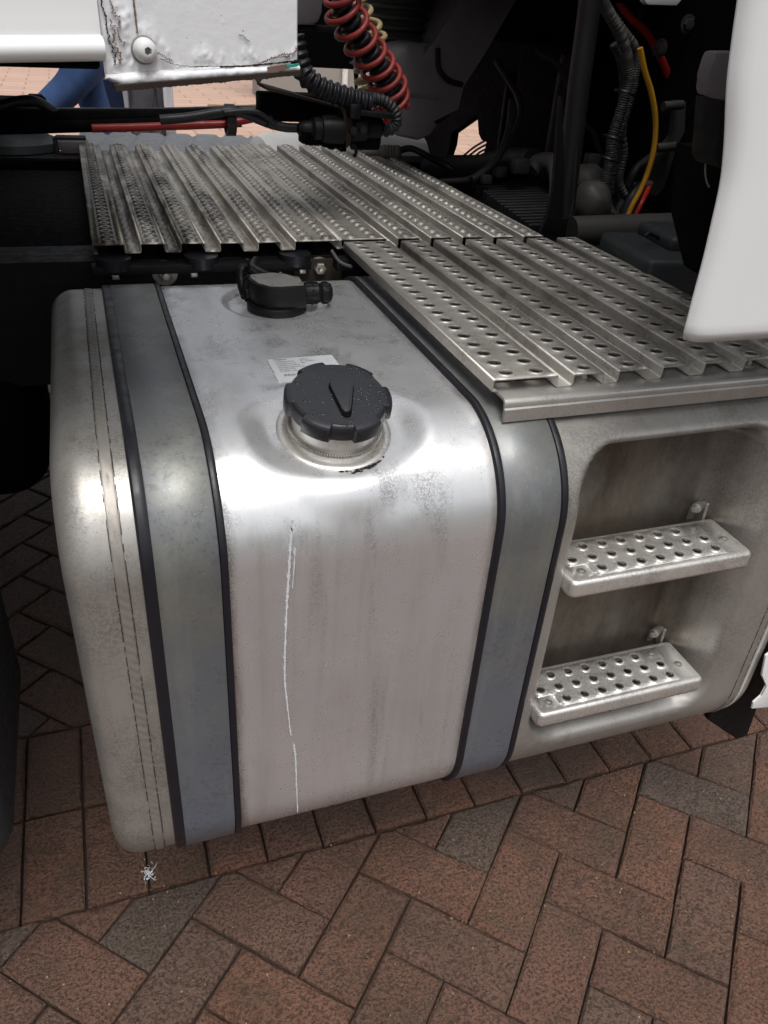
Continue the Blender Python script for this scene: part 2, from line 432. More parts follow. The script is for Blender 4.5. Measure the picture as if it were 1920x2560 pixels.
def clip(poly, a, b, c):
    """keep a*x+b*y<=c"""
    out = []
    for i in range(len(poly)):
        p, q = poly[i], poly[(i+1) % len(poly)]
        dp, dq = a*p[0]+b*p[1]-c, a*q[0]+b*q[1]-c
        if dp <= 0: out.append(p)
        if (dp < 0 < dq) or (dq < 0 < dp):
            t = dp/(dp-dq); out.append((p[0]+(q[0]-p[0])*t, p[1]+(q[1]-p[1])*t))
    return out
def area(P): return .5*sum(P[i][0]*P[(i+1) % len(P)][1]-P[(i+1) % len(P)][0]*P[i][1] for i in range(len(P)))
def add_paver(bm, poly, g=.0022, bev=.0035, dz=0, h=.03, tilt=(0, 0), rough=True):
    """inset polygon and bevelled top"""
    n = len(poly)
    cx = sum(p[0] for p in poly)/n; cy = sum(p[1] for p in poly)/n
    def inset(P, d):
        out = []
        for i in range(len(P)):
            a, b, c = Vector(P[i-1]), Vector(P[i]), Vector(P[(i+1) % len(P)])
            e1 = (b-a).normalized(); e2 = (c-b).normalized()
            n1 = Vector((-e1.y, e1.x)); n2 = Vector((-e2.y, e2.x))
            k = max(.35, 1+n1.dot(n2)); out.append(b+(n1+n2)*d/k)
        return out
    P0 = inset(poly, g)
    # subdivide the outline for chipped, uneven arrises
    Q = []
    for i in range(len(P0)):
        a, b = P0[i], P0[(i+1) % len(P0)]
        L = (b-a).length; k = max(1, int(L/.05)) if rough else 1
        nn = Vector((-(b-a).y, (b-a).x)).normalized()
        for j in range(k):
            t = j/k
            off = 0 if j == 0 else random.uniform(-.0007, .0009)
            Q.append(a.lerp(b, t)+nn*off)
    cc = Vector((cx, cy))
    def shrink(P, d): return [p-(p-cc).normalized()*d*random.uniform(.6, 1.5) for p in P]
    T = shrink(Q, bev*1.25)
    def zz(p, z): return z+dz+(p.x-cx)*tilt[0]+(p.y-cy)*tilt[1]
    bot = [bm.verts.new((p.x, p.y, -h)) for p in Q]
    mid = [bm.verts.new((p.x, p.y, zz(p, -bev*random.uniform(.7, 1.3)))) for p in Q]
    top = [bm.verts.new((p.x, p.y, zz(p, 0))) for p in T]
    N = len(Q)
    for i in range(N):
        j = (i+1) % N
        bm.faces.new((bot[i], bot[j], mid[j], mid[i])); bm.faces.new((mid[i], mid[j], top[j], top[i]))
    bm.faces.new(top)

WB = .105
def uv2xy(u, v): return ((u-v)/math.sqrt(2), (u+v)/math.sqrt(2))
polys = []
U0, V0 = .776, .018
for i in range(-44, 45):
    for j in range(-24, 25):
        ou, ov = U0+WB*(i+2*j), V0+WB*(i-2*j)
        for (a, b, c, d) in ((0, 2, 0, 1), (1, 2, -2, 0)):
            P = [uv2xy(ou+a*WB, ov+c*WB), uv2xy(ou+b*WB, ov+c*WB), uv2xy(ou+b*WB, ov+d*WB), uv2xy(ou+a*WB, ov+d*WB)]
            cx = sum(p[0] for p in P)/4; cy = sum(p[1] for p in P)/4
            if not (-2.6 < cx < 3.4 and -1.2 < cy < 6.2): continue
            lo = clip(P, 0, 1, .846); hi = clip(P, 0, -1, -1.262)
            for Q in (lo, hi):
                if len(Q) >= 3 and abs(area(Q)) > .0006: polys.append((Q, 'h'))
for r in range(2):
    y0 = .849+r*.206
    for k in range(-25, 33):
        x0 = -.251+k*.1032
        polys.append(([(x0, y0), (x0+.1032, y0), (x0+.1032, y0+.2045), (x0, y0+.2045)], 's'))
def proj(p):
    d = Vector(p)-CAM; z = d.dot(fwd)
    if z <= .05: return (-9999, -9999)
    return (960+FPX*d.dot(cr)/z, 1280-FPX*d.dot(cu)/z)
def vis(P):
    cx = sum(p[0] for p in P)/len(P); cy = sum(p[1] for p in P)/len(P)
    x, y = proj((cx, cy, 0)); big = -150 < x < 2070 and 900 < y < 2760
    return big and not (y < 1150 and x > 140), cy
near = []; rest = []
for P, k in polys:
    v, cy = vis(P)
    x, y = proj((sum(p[0] for p in P)/len(P), sum(p[1] for p in P)/len(P), 0))
    # behind the tank silhouette nothing of the paving shows
    hidden = v and x > 330 and y < 2080-.27*(x-560)-110
    (near if v and not hidden else rest).append((P, k, cy))
near.sort(key=lambda t: t[2]); near, more = near[:295], near[295:]; rest += more
for P, k, cy in near:
    n = len(P); cx = sum(p[0] for p in P)/n; cy = sum(p[1] for p in P)/n
    if area(P) < 0: P = P[::-1]
    bm = bmesh.new()
    add_paver(bm, [(x-cx, y-cy) for x, y in P], dz=random.uniform(-.0016, .0012), tilt=(random.uniform(-.01, .01), random.uniform(-.01, .01)), g=random.uniform(.0012, .0026), bev=.0048)
    o = link('brick', bm_mesh(bm), M['brick'], ROOT_PAVE); o.location = (cx, cy, 0)
bm = bmesh.new()
for P, k, cy in rest:
    if area(P) < 0: P = P[::-1]
    add_paver(bm, P, dz=random.uniform(-.0015, .001), rough=False)
o = link('brick_field', bm_mesh(bm), M['brick'], ROOT_PAVE); o['kind'] = 'stuff'

# ================================================================= TRUCK
TR = empty('tractor_truck', (.9, 1.87, 0))
tag(TR, 'white road tractor with aluminium fuel tank, step recess and perforated catwalk behind its cab', 'truck')

# ---- fuel tank
TY0, TY1, TZ0, TZ1, TRAD = .665, 1.360, .287, .915, .12
TX0, TX1 = -.070, .945
def profile(off=0.0, step=.0055, start_back=False):
    """closed loop of (y,z,ny,nz) round the tank section, from the back top corner over the top, down the front, and back underneath"""
    R = TRAD; pts = []
    corners = [(TY1-R, TZ1-R, 0), (TY0+R, TZ1-R, 90), (TY0+R, TZ0+R, 180), (TY1-R, TZ0+R, 270)]
    for ci, (cy, cz, a0) in enumerate(corners):
        n = 22
        for k in range(n+1):
            a = math.radians(a0+90*k/n)
            pts.append((cy+(R+off)*math.cos(a), cz+(R+off)*math.sin(a), math.cos(a), math.sin(a)))
        ny, nz = math.cos(math.radians(a0+90)), math.sin(math.radians(a0+90))
        c2 = corners[(ci+1) % 4]
        p = (cy+(R+off)*ny, cz+(R+off)*nz); q = (c2[0]+(R+off)*ny, c2[1]+(R+off)*nz)
        L = math.hypot(q[0]-p[0], q[1]-p[1]); n = int(L/step)
        for k in range(1, n):
            t = k/n; pts.append((lerp(p[0], q[0], t), lerp(p[1], q[1], t), ny, nz))
    return pts
NECK = Vector((.233, .768, .8985)); NTILT = math.radians(15)
NN = Vector((0, -math.sin(NTILT), math.cos(NTILT)))
SEND = Vector((.252, 1.168, TZ1))
def recess_S(x, z):
    if not (.50 < x < .90 and .37 < z < .90): return 0
    x0, x1, z0, z1, r = .510, .846, .394, .884, .062
    hx, hz = (x1-x0)/2, (z1-z0)/2
    px, pz = abs(x-(x0+x1)/2)-hx+r, abs(z-(z0+z1)/2)-hz+r
    d = -(math.hypot(max(px, 0), max(pz, 0))+min(max(px, pz), 0)-r)
    if d <= 0: return 0
    return sst(0, .028, d)*sst(0, .078, x1-x)
def tank_point(x, y, z, ny, nz):
    p = Vector((x, y, z))
    # pressed dish round the filler neck
    if (x-NECK.x)**2+(y-NECK.y)**2 < .14**2 and z > .75:
        v = p-NECK; h = v.dot(NN); rho = (v-NN*h).length
        if rho < .112:
            w = 1-sst(.070, .112, rho)
            p = p+NN*((0-h)*w)
    d = math.hypot(x-SEND.x, y-SEND.y)
    if d < .085 and nz > .9: p.z -= .006*(1-sst(.070, .078, d))
    S_ = recess_S(x, z) if ny < -.2 else 0
    if S_ > 0: p.y = max(p.y, lerp(p.y, .752, S_))
    # barely perceptible oil-canning of the sheet
    p += Vector((0, ny, nz))*(noise.noise(Vector((x*4, (y+z)*3, 1)))*.0012)
    return p
xs = [TX0+.035*(1-math.cos(PI/2*k/10)) for k in range(11)]
x = xs[-1]
while x < TX1-.035-.004: x += .0042; xs.append(x)
xs += [TX1-.035*(1-math.cos(PI/2*k/10)) for k in range(10, -1, -1)]
prof0 = profile()
V = []; F = []; NP = len(prof0)
for x in xs:
    e = min(x-TX0, TX1-x); ins = 0
    if e < .035: ins = .035-math.sqrt(max(0, .035**2-(.035-e)**2))
    for (y, z, ny, nz) in prof0:
        V.append(tank_point(x, y-ny*ins, z-nz*ins, ny, nz))
for i in range(len(xs)-1):
    for k in range(NP):
        k2 = (k+1) % NP; F.append((i*NP+k, i*NP+k2, (i+1)*NP+k2, (i+1)*NP+k))
F.append(tuple(range(NP))); F.append(tuple(range((len(xs)-1)*NP, len(xs)*NP))[::-1])
bm = bmesh.new(); SREC = [0]*0
me = mesh_from('tank', V, F); bm.from_mesh(me); bmesh.ops.recalc_face_normals(bm, faces=bm.faces); bm.to_mesh(me); bm.free()
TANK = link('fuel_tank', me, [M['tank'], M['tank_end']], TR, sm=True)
# the cap ends beyond the straps are duller sheet
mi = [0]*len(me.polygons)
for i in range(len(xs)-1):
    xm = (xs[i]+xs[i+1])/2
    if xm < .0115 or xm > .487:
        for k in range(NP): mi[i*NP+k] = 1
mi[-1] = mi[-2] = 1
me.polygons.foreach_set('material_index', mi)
ROOT['fuel_tank'] = Vector((.9, 1.87, 0))
def tlink(name, me, mat, **k):
    o = link(name, me, mat, None, **k); o.parent = TANK
    # the tank itself sits at identity in the world, so no offset is needed
    return o
def tchild(o): o.parent = TANK; o.matrix_parent_inverse = Matrix.Identity(4); return o

def sweep(name, cross, mat, i0=0, i1=None, step=.012, jitter=None, close=True):
    """sweep a cross-section (x, off) along the tank section"""
    P = profile(0, step); P = P[:i1] if i1 else P; V = []; F = []; n = len(cross)
    for idx, (y, z, ny, nz) in enumerate(P):
        for (x, off) in cross:
            if jitter: off = jitter(idx, x, off)
            V.append((x, y+ny*off, z+nz*off))
    m_ = len(P)
    for i in range(m_-1):
        for k in range(n):
            k2 = (k+1) % n; F.append((i*n+k, i*n+k2, (i+1)*n+k2, (i+1)*n+k))
    if close:
        F.append(tuple(range(n))); F.append(tuple(range((m_-1)*n, m_*n))[::-1])
    bm = bmesh.new(); me = mesh_from(name, V, F); bm.from_mesh(me); bmesh.ops.recalc_face_normals(bm, faces=bm.faces); bm.to_mesh(me); bm.free()
    return tchild(link(name, me, mat, None, autosm=35))
def n_upto(step, cond):
    P = profile(0, step)
    for i in range(len(P)-1, 0, -1):
        if cond(P[i]): return i
    return len(P)
# run from the rear top corner to just under the front bottom corner
STEP = .012
P_ = profile(0, STEP)
IEND = next(i for i, p in enumerate(P_) if i > 60 and p[3] < -.97)
def strap(xa, xb, ra, rb):
    t = .0045
    sweep('strap', [(xa, .0012), (xa, t), (xa+.0012, t+.0008), (xb-.0012, t+.0008), (xb, t), (xb, .0012)], M['strap'], i1=IEND)
    for a, b in ((xa-ra, xa+.0005), (xb-.0005, xb+rb)):
        w = b-a
        sweep('strap_rubber', [(a, -.001), (a+.0005, .0030), (a+w*.2, .0054), (a+w*.5, .0062), (a+w*.8, .0056), (b-.0005, .0046), (b, -.001)], M['rubber'], i1=IEND+2)
strap(.019, .0835, .0135, .009)
strap(.411, .4835, .0095, .0105)
# weld seams near both ends: a bead of overlapping scales between two dark edges
def weldjit(idx, x, off):
    return off+(.0011*(abs(math.sin(idx*.9+abs(x*1e3)*.25))-.5)+.0006*noise.noise(Vector((idx*.8, x*500, 0))) if off > .0005 else 0)
for xc, xr in ((-.014, 1), (.897, 1)):
    w = .0062
    PW = profile(0, .0035); ie = next(i for i, p in enumerate(PW) if i > 200 and p[3] < -.97)
    sweep('weld_seam', [(xc-w, -.0008), (xc-w+.0010, .0010), (xc-w*.35, .0016), (xc, .0010), (xc+w*.35, .0016), (xc+w-.0010, .0010), (xc+w, -.0008)], M['weld'], i1=ie, step=.0035, jitter=weldjit)
    for sx in (-1, 1):      # undercut line on either side, broken where the weld has washed in
        bm = bmesh.new(); seg_ = []
        for i in range(ie-1):
            if noise.noise(Vector((i*.61, sx*9+xc*50, 0))) < -.22: continue
            a, b = PW[i], PW[i+1]; xx = xc+sx*(w+.0002)+.0006*noise.noise(Vector((i*.9, sx, 0))); ww = .0003+.0003*abs(noise.noise(Vector((i*.7, sx, 4))))
            q = [bm.verts.new((xx+dx, p[0]+p[2]*.0007, p[1]+p[3]*.0007)) for p, dx in ((a, -ww), (a, ww), (b, ww), (b, -ww))]
            bm.faces.new(q)
        o = tchild(link('weld_undercut', bm_mesh(bm), M['crack'], None)); o['kind'] = 'stuff'; md = o.modifiers.new('t', 'SOLIDIFY'); md.thickness = .0003
# ---- filler neck and cap
def alignx(pos, n):
    n = Vector(n).normalized(); X_ = (Vector((1, 0, 0))-n*n.x).normalized(); Y_ = n.cross(X_)
    q = Matrix((X_, Y_, n)).transposed().to_4x4(); q.translation = pos; return q
MN = alignx(NECK, NN)
def neckprof():
    return [(.0655, -.003), (.0655, .0012), (.064, .0022), (.0605, .0026), (.0575, .0022), (.0545, .0006), (.0525, .0004), (.0515, .003), (.0505, .0062), (.0505, .0085), (.0500, .0095), (.0492, .0115), (.0492, .040), (.044, .040), (.040, .0)]
tchild(lathe('filler_neck', neckprof(), MN, M['step'], None, 96))
bm = bmesh.new()
for k in range(110):        # weld scales round the neck
    a = 2*PI*k/110
    c = MN @ Vector((.0512*math.cos(a), .0512*math.sin(a), .0075))
    R_ = MN.to_3x3() @ Matrix.Rotation(a, 3, 'Z') @ Matrix.Rotation(math.radians(-48), 3, 'Y')
    r = bmesh.ops.create_uvsphere(bm, u_segments=8, v_segments=5, radius=1)
    for v in r['verts']: v.co = c + R_ @ Vector((v.co.x*.0056, v.co.y*.0023+v.co.x*.0005, v.co.z*.0026))
tchild(link('neck_weld', bm_mesh(bm), M['weld'], None, sm=True))
# cap: eight grip lobes
CM = alignx(NECK, NN)
def cap_mesh():
    bm = bmesh.new(); seg = 384
    ph = math.radians(12)
    def lobe(a):
        # six grips; one centred 22 degrees left of the side nearest the street
        t = ((a-math.radians(-90-40.5))/(2*PI)*6) % 1.0; t = min(t, 1-t)
        return 1-sst(.262, .300, t)
    H0, H1 = .0325, .0530
    prof = [(.052, H0, 0), (.0575, H0, 1), (.0590, H0+.002, 1), (.0590, H1-.0055, 1), (.0583, H1-.0028, 1), (.0566, H1-.0009, 1), (.0540, H1, 1), (.050, H1+.0003, .0), (.035, H1+.0010, 0), (.018, H1+.0013, 0)]
    rings = []
    for r, h, w in prof:
        ring = []
        for k in range(seg):
            a = 2*PI*k/seg; L = lobe(a)
            rr = r+.0006-(1-L)*.0050*w
            hh = h
            if h <= H0+.0001: hh = h+(1-L)*.0000
            ring.append(bm.verts.new(CM @ Vector((rr*math.cos(a), rr*math.sin(a), hh))))
        rings.append(ring)
    for A, B in zip(rings, rings[1:]):
        for k in range(seg): bm.faces.new((A[k], A[(k+1) % seg], B[(k+1) % seg], B[k]))
    bm.faces.new(rings[-1]); bm.faces.new(rings[0][::-1])
    return bm_mesh(bm)
tchild(link('filler_cap', cap_mesh(), M['cap'], None, autosm=28))
# teardrop lock cover on the cap
c0 = Vector((.004, .004)); pts = []
ang = math.radians(-98)
def rot2(x, y, a): return (x*math.cos(a)-y*math.sin(a), x*math.sin(a)+y*math.cos(a))
R1, R2, D_ = .0125, .0048, .0385
al = math.acos((R1-R2)/D_)
for k in range(25):
    a = al+(2*PI-2*al)*k/24; pts.append((R1*math.cos(a), R1*math.sin(a)))
for k in range(11):
    a = -al+2*al*k/10; pts.append((D_+R2*math.cos(a), R2*math.sin(a)))
bm = bmesh.new()
P3 = [CM @ Vector((*[q+w for q, w in zip(rot2(x, y, ang), (.0044, .007))], .0535)) for x, y in pts]
add_prism(bm, P3, NN*.0058, .0010)
tchild(link('lock_cover', bm_mesh(bm), M['cap'], None, autosm=40))
cc_ = sum((Vector(p) for p in P3), Vector())/len(P3)
bm = bmesh.new(); add_prism(bm, [cc_+(p-cc_)*1.12+NN*.0008 for p in P3], NN*.0009)
tchild(link('lock_outline', bm_mesh(bm), M['darker'], None))  # thin dark plate, wider than the cover, gives it a dark outline
bm = bmesh.new()
rr = random.Random(3)
for k in range(330):
    a = rr.uniform(0, 2*PI); r = .052*math.sqrt(rr.random()); 
    if rr.random() < .35: a = rr.gauss(math.radians(-10), .5); r = rr.uniform(.02, .052)
    s = rr.choice([.0007, .0009, .0011, .0014, .0019])
    c = CM @ Vector((r*math.cos(a), r*math.sin(a), .0530+.0013*(1-r/.055)))
    rsp = bmesh.ops.create_icosphere(bm, subdivisions=1, radius=s)
    st = rr.uniform(1, 2.2); ra = rr.uniform(0, PI)
    for v in rsp['verts']:
        q = Vector((v.co.x*st, v.co.y, v.co.z*.45)); q.rotate(Matrix.Rotation(ra, 3, 'Z'))
        v.co = c + CM.to_3x3() @ q
o = tchild(link('water_drops', bm_mesh(bm), M['water'], None, sm=True)); o['kind'] = 'stuff'
bm = bmesh.new(); rs_ = random.Random(2)
for k in range(60):
    a = math.radians(-90)+rs_.gauss(.32, .16); rr_ = .0665+abs(rs_.gauss(0, .0016)); p = MN @ Vector((rr_*math.cos(a), rr_*math.sin(a), .0004))
    q = bmesh.ops.create_icosphere(bm, subdivisions=1, radius=rs_.uniform(.0006, .0022)); tg = MN.to_3x3() @ Vector((-math.sin(a), math.cos(a), 0))
    for v in q['verts']: v.co = p+tg*(v.co.x*1.6)+(MN.to_3x3() @ Vector((math.cos(a), math.sin(a), 0)))*v.co.y*.6+NN*(v.co.z*.25)
o = tchild(link('oil_smear', bm_mesh(bm), M['crack'], None, sm=True)); o['kind'] = 'stuff'
# ---- level sensor with plug
BASE = Vector((.252, 1.150, TZ1-.006))
bm = bmesh.new(); add_lathe(bm, [(.0, 0), (.043, 0), (.0445, .002), (.0445, .010), (.043, .012), (0, .012)], Matrix.Translation(BASE), 40)
hp = []
zt, zb = TZ1+.038, TZ1+.005
bodyp = [(-.034, .030), (-.040, .012), (-.034, -.018), (-.018, -.034), (.000, -.038), (.037, -.034), (.038, .010), (.030, .014), (.022, .028), (.0, .036)]
poly = [Vector((BASE.x+x, BASE.y+y, zb)) for x, y in bodyp]
add_prism(bm, poly[::-1], (0, 0, zt-zb), .0015)
SEN = tchild(link('level_sensor', bm_mesh(bm), M['blackplastic'], None, autosm=40))
stp = [(-.034, .026), (-.036, .010), (-.030, -.016), (-.016, -.031), (.000, -.035), (.034, -.031), (.035, .007), (.026, .011), (.018, .025), (.0, .033)]
bm = bmesh.new(); add_prism(bm, [Vector((BASE.x+x, BASE.y+y, zt+.0004)) for x, y in stp][::-1], (0, 0, .0008))
for (x, y) in ((.030, -.026), (.030, .002), (-.03, .016), (-.012, -.028), (.012, .027)):
    add_lathe(bm, [(.0022, 0), (.0022, .002), (0, .0026)], Matrix.Translation((BASE.x+x, BASE.y+y, zt+.001)), 8)
tchild(link('sensor_plate', bm_mesh(bm), M['stickersilver'], None))
GM = align(Vector((BASE.x+.036, BASE.y-.013, TZ1+.021)), (1, -.07, 0)) @ Matrix.Scale(.82, 4)
bm = bmesh.new()
add_lathe(bm, [(.0, 0), (.0145, 0), (.0145, .004), (.019, .005), (.019, .028), (.0175, .030), (.0165, .033), (.0175, .034), (.019, .036), (.019, .046), (.0165, .052), (.010, .055), (0, .0555)], GM, 32)
for k in range(12):
    a = 2*PI*k/12
    add_box(bm, GM @ Vector((.0192*math.cos(a), .0192*math.sin(a), .017)), (.0016, .004, .020) if False else (.003, .003, .003), 0)
    for h_, l_ in ((.0165, .021), (.041, .009)):
        R_ = GM.to_3x3() @ Matrix.Rotation(a, 3, 'Z')
        add_box(bm, GM @ Vector((.0192*math.cos(a), .0192*math.sin(a), h_)), (.0018, .0042, l_), 0, R_)
tchild(link('cable_gland', bm_mesh(bm), M['blackplastic'], None, autosm=35))
for L in (((662, 706, 1.165), (640, 690, 1.19), (618, 672, 1.21), (603, 676, 1.21), (603, 705, 1.20), (612, 742, 1.175)),
          ((650, 712, 1.15), (632, 702, 1.17), (620, 700, 1.18), (617, 722, 1.18), (622, 750, 1.165)),
          ((690, 700, 1.18), (668, 690, 1.20), (648, 680, 1.23), (632, 668, 1.27), (640, 650, 1.32))):
    tchild(tube('sensor_cable', [at(a, b, y=c) for a, b, c in L], .0068, M['blackplastic'], None, 10, rf=lambda L, r: r*(1+.06*math.sin(L*1500))))
tchild(tube('cable_tie', [at(628, 680, y=1.20), at(622, 664, y=1.20), at(618, 652, y=1.20)], .0016, M['blackplastic'], None, 6))
tchild(box('cable_tie_head', tuple(at(619, 652, y=1.20)), (.006, .005, .006), M['blackplastic'], None, bev=.001))
# ---- type label with its print
zs = TZ1+.0012
La, Lb, Lc, Ld = Vector((.193, .941, zs)), Vector((.279, .943, zs)), Vector((.279, .874, zs)), Vector((.192, .872, zs))
bm = bmesh.new()
out = [La, Lb, Lb.lerp(Lc, .25)+Vector((.0006, 0, 0)), Lc, Ld, Ld.lerp(La, .30)+Vector((-.0002, 0, 0)), Ld.lerp(La, .45)+Vector((.0013, 0, 0)), Ld.lerp(La, .52)]
add_prism(bm, [p-Vector((0, 0, .0012)) for p in out][::-1], (0, 0, .0014))
tchild(link('type_label', bm_mesh(bm), M['sticker'], None))
def text_mesh(lines):
    """lines: (text, x, y, size, bold)"""
    V = []; F = []
    for (s, x, y, size) in lines:
        cu_ = bpy.data.curves.new('t', 'FONT'); cu_.body = s; cu_.size = size; cu_.resolution_u = 2
        ob = bpy.data.objects.new('t', cu_); col.objects.link(ob)
        dg = bpy.context.evaluated_depsgraph_get(); ev = ob.evaluated_get(dg); tm = ev.to_mesh()
        b0 = len(V); V += [(v.co.x*1.15+x, v.co.y+y, 0) for v in tm.vertices]; F += [tuple(b0+i for i in p.vertices) for p in tm.polygons]
        ev.to_mesh_clear(); bpy.data.objects.remove(ob); bpy.data.curves.remove(cu_)
    return V, F
rows = [('MAN', .008, -.0065, .0062), ('Füllvolumen', .008, -.0125, .0044), ('390 L', .040, -.0085, .0044), ('Sachnummer', .008, -.0185, .0044), ('81.12201-', .040, -.0145, .0044),
        ('Tankhersteller', .008, -.0245, .0044), ('81.', .0405, -.0205, .0044), ('Fertigungsdatum', .008, -.0305, .0044), ('Baumuster', .008, -.0365, .0044), ('Prüfdr. bar', .008, -.0425, .0044), ('ERIHAV', .010, -.0560, .0075)]
V_, F_ = text_mesh(rows)
V_ = [(x+.193, y+.941, zs+.0007) for x, y, z in V_]
tchild(link('label_print', mesh_from('print', V_, F_), M['ink'], None))
# ---- long dried drip down the front
dp = [(731, 1298), (727, 1345), (722, 1430), (716, 1530), (712, 1640), (712, 1700), (719, 1770), (727, 1838)]
dp2 = [(735, 1862), (739, 1900), (741, 1960), (744, 2030)]
bm = bmesh.new()
def drip(pp, w0):
    pp = [at(a, b, y=TY0-.0011) for a, b in pp]; pp = catmull(pp, 26)
    L = []; R_ = []
    for i, p in enumerate(pp):
        w = w0*(.45+.9*abs(noise.noise(Vector((i*.9, w0*900, 0)))))*(1.25-.6*i/len(pp))+.0002
        if i < 10: w *= .9
        s_ = noise.noise(Vector((i*.8, 7, 0)))*.0009
        j1, j2 = (.5+abs(noise.noise(Vector((i*1.7, k_, w0*500))))*1.3 for k_ in (1, 5)); L.append(bm.verts.new((p.x-w*j1+s_, p.y, p.z))); R_.append(bm.verts.new((p.x+w*j2+s_, p.y, p.z)))
    for i in range(len(pp)-1): bm.faces.new((L[i], R_[i], R_[i+1], L[i+1]))
drip(dp, .0021); drip(dp2, .0012)
p = at(731, 1302, y=TY0-.0011)
drip([(722, 1310), (727, 1316), (731, 1330)], .0011); drip([(741, 1305), (737, 1316), (733, 1330)], .0011)
drip([(737, 1370), (736, 1400), (731, 1470)], .0007)
me = bm_mesh(bm)
o = tchild(link('dried_drip', me, M['drip'], None)); md = o.modifiers.new('s', 'SOLIDIFY'); md.thickness = .0008

# ---- perforated sheet builder (holes are real, each in a raised collar)
def hole_cell(V, F, x0, x1, y0, y1, z, rh, rc, hc, seg=12, slit=False, ax=1.0):
    cx, cy = (x0+x1)/2, (y0+y1)/2
    b0 = len(V); ring = []
    for k in range(seg):
        a = 2*PI*(k+.5)/seg; ca, sa = math.cos(a), math.sin(a)
        t = min((x1-x0)/2/max(abs(ca), 1e-9), (y1-y0)/2/max(abs(sa), 1e-9))
        ring.append((cx+ca*t, cy+sa*t, z))
    # snap to true corners where a segment straddles one
    for ccx in (x0, x1):
        for ccy in (y0, y1):
            k = min(range(seg), key=lambda i: (ring[i][0]-ccx)**2+(ring[i][1]-ccy)**2); ring[k] = (ccx, ccy, z)
    prof = [(rc, 0), (rc*.86, hc*.5), (rc*.70+rh*.2, hc), (rh*1.04, hc), (rh, hc-.0006), (rh, -.0016)]
    if slit: prof = [(rc, 0), (rh, -.0004), (rh, -.002)]
    V += ring
    for r, h in prof:
        for k in range(seg):
            a = 2*PI*(k+.5)/seg; V.append((cx+ax*r*math.cos(a), cy+r*math.sin(a)/ (1 if not slit else 3.2), z+h))
    for lv in range(len(prof)):
        for k in range(seg):
            k2 = (k+1) % seg; F.append((b0+lv*seg+k, b0+lv*seg+k2, b0+(lv+1)*seg+k2, b0+(lv+1)*seg+k))

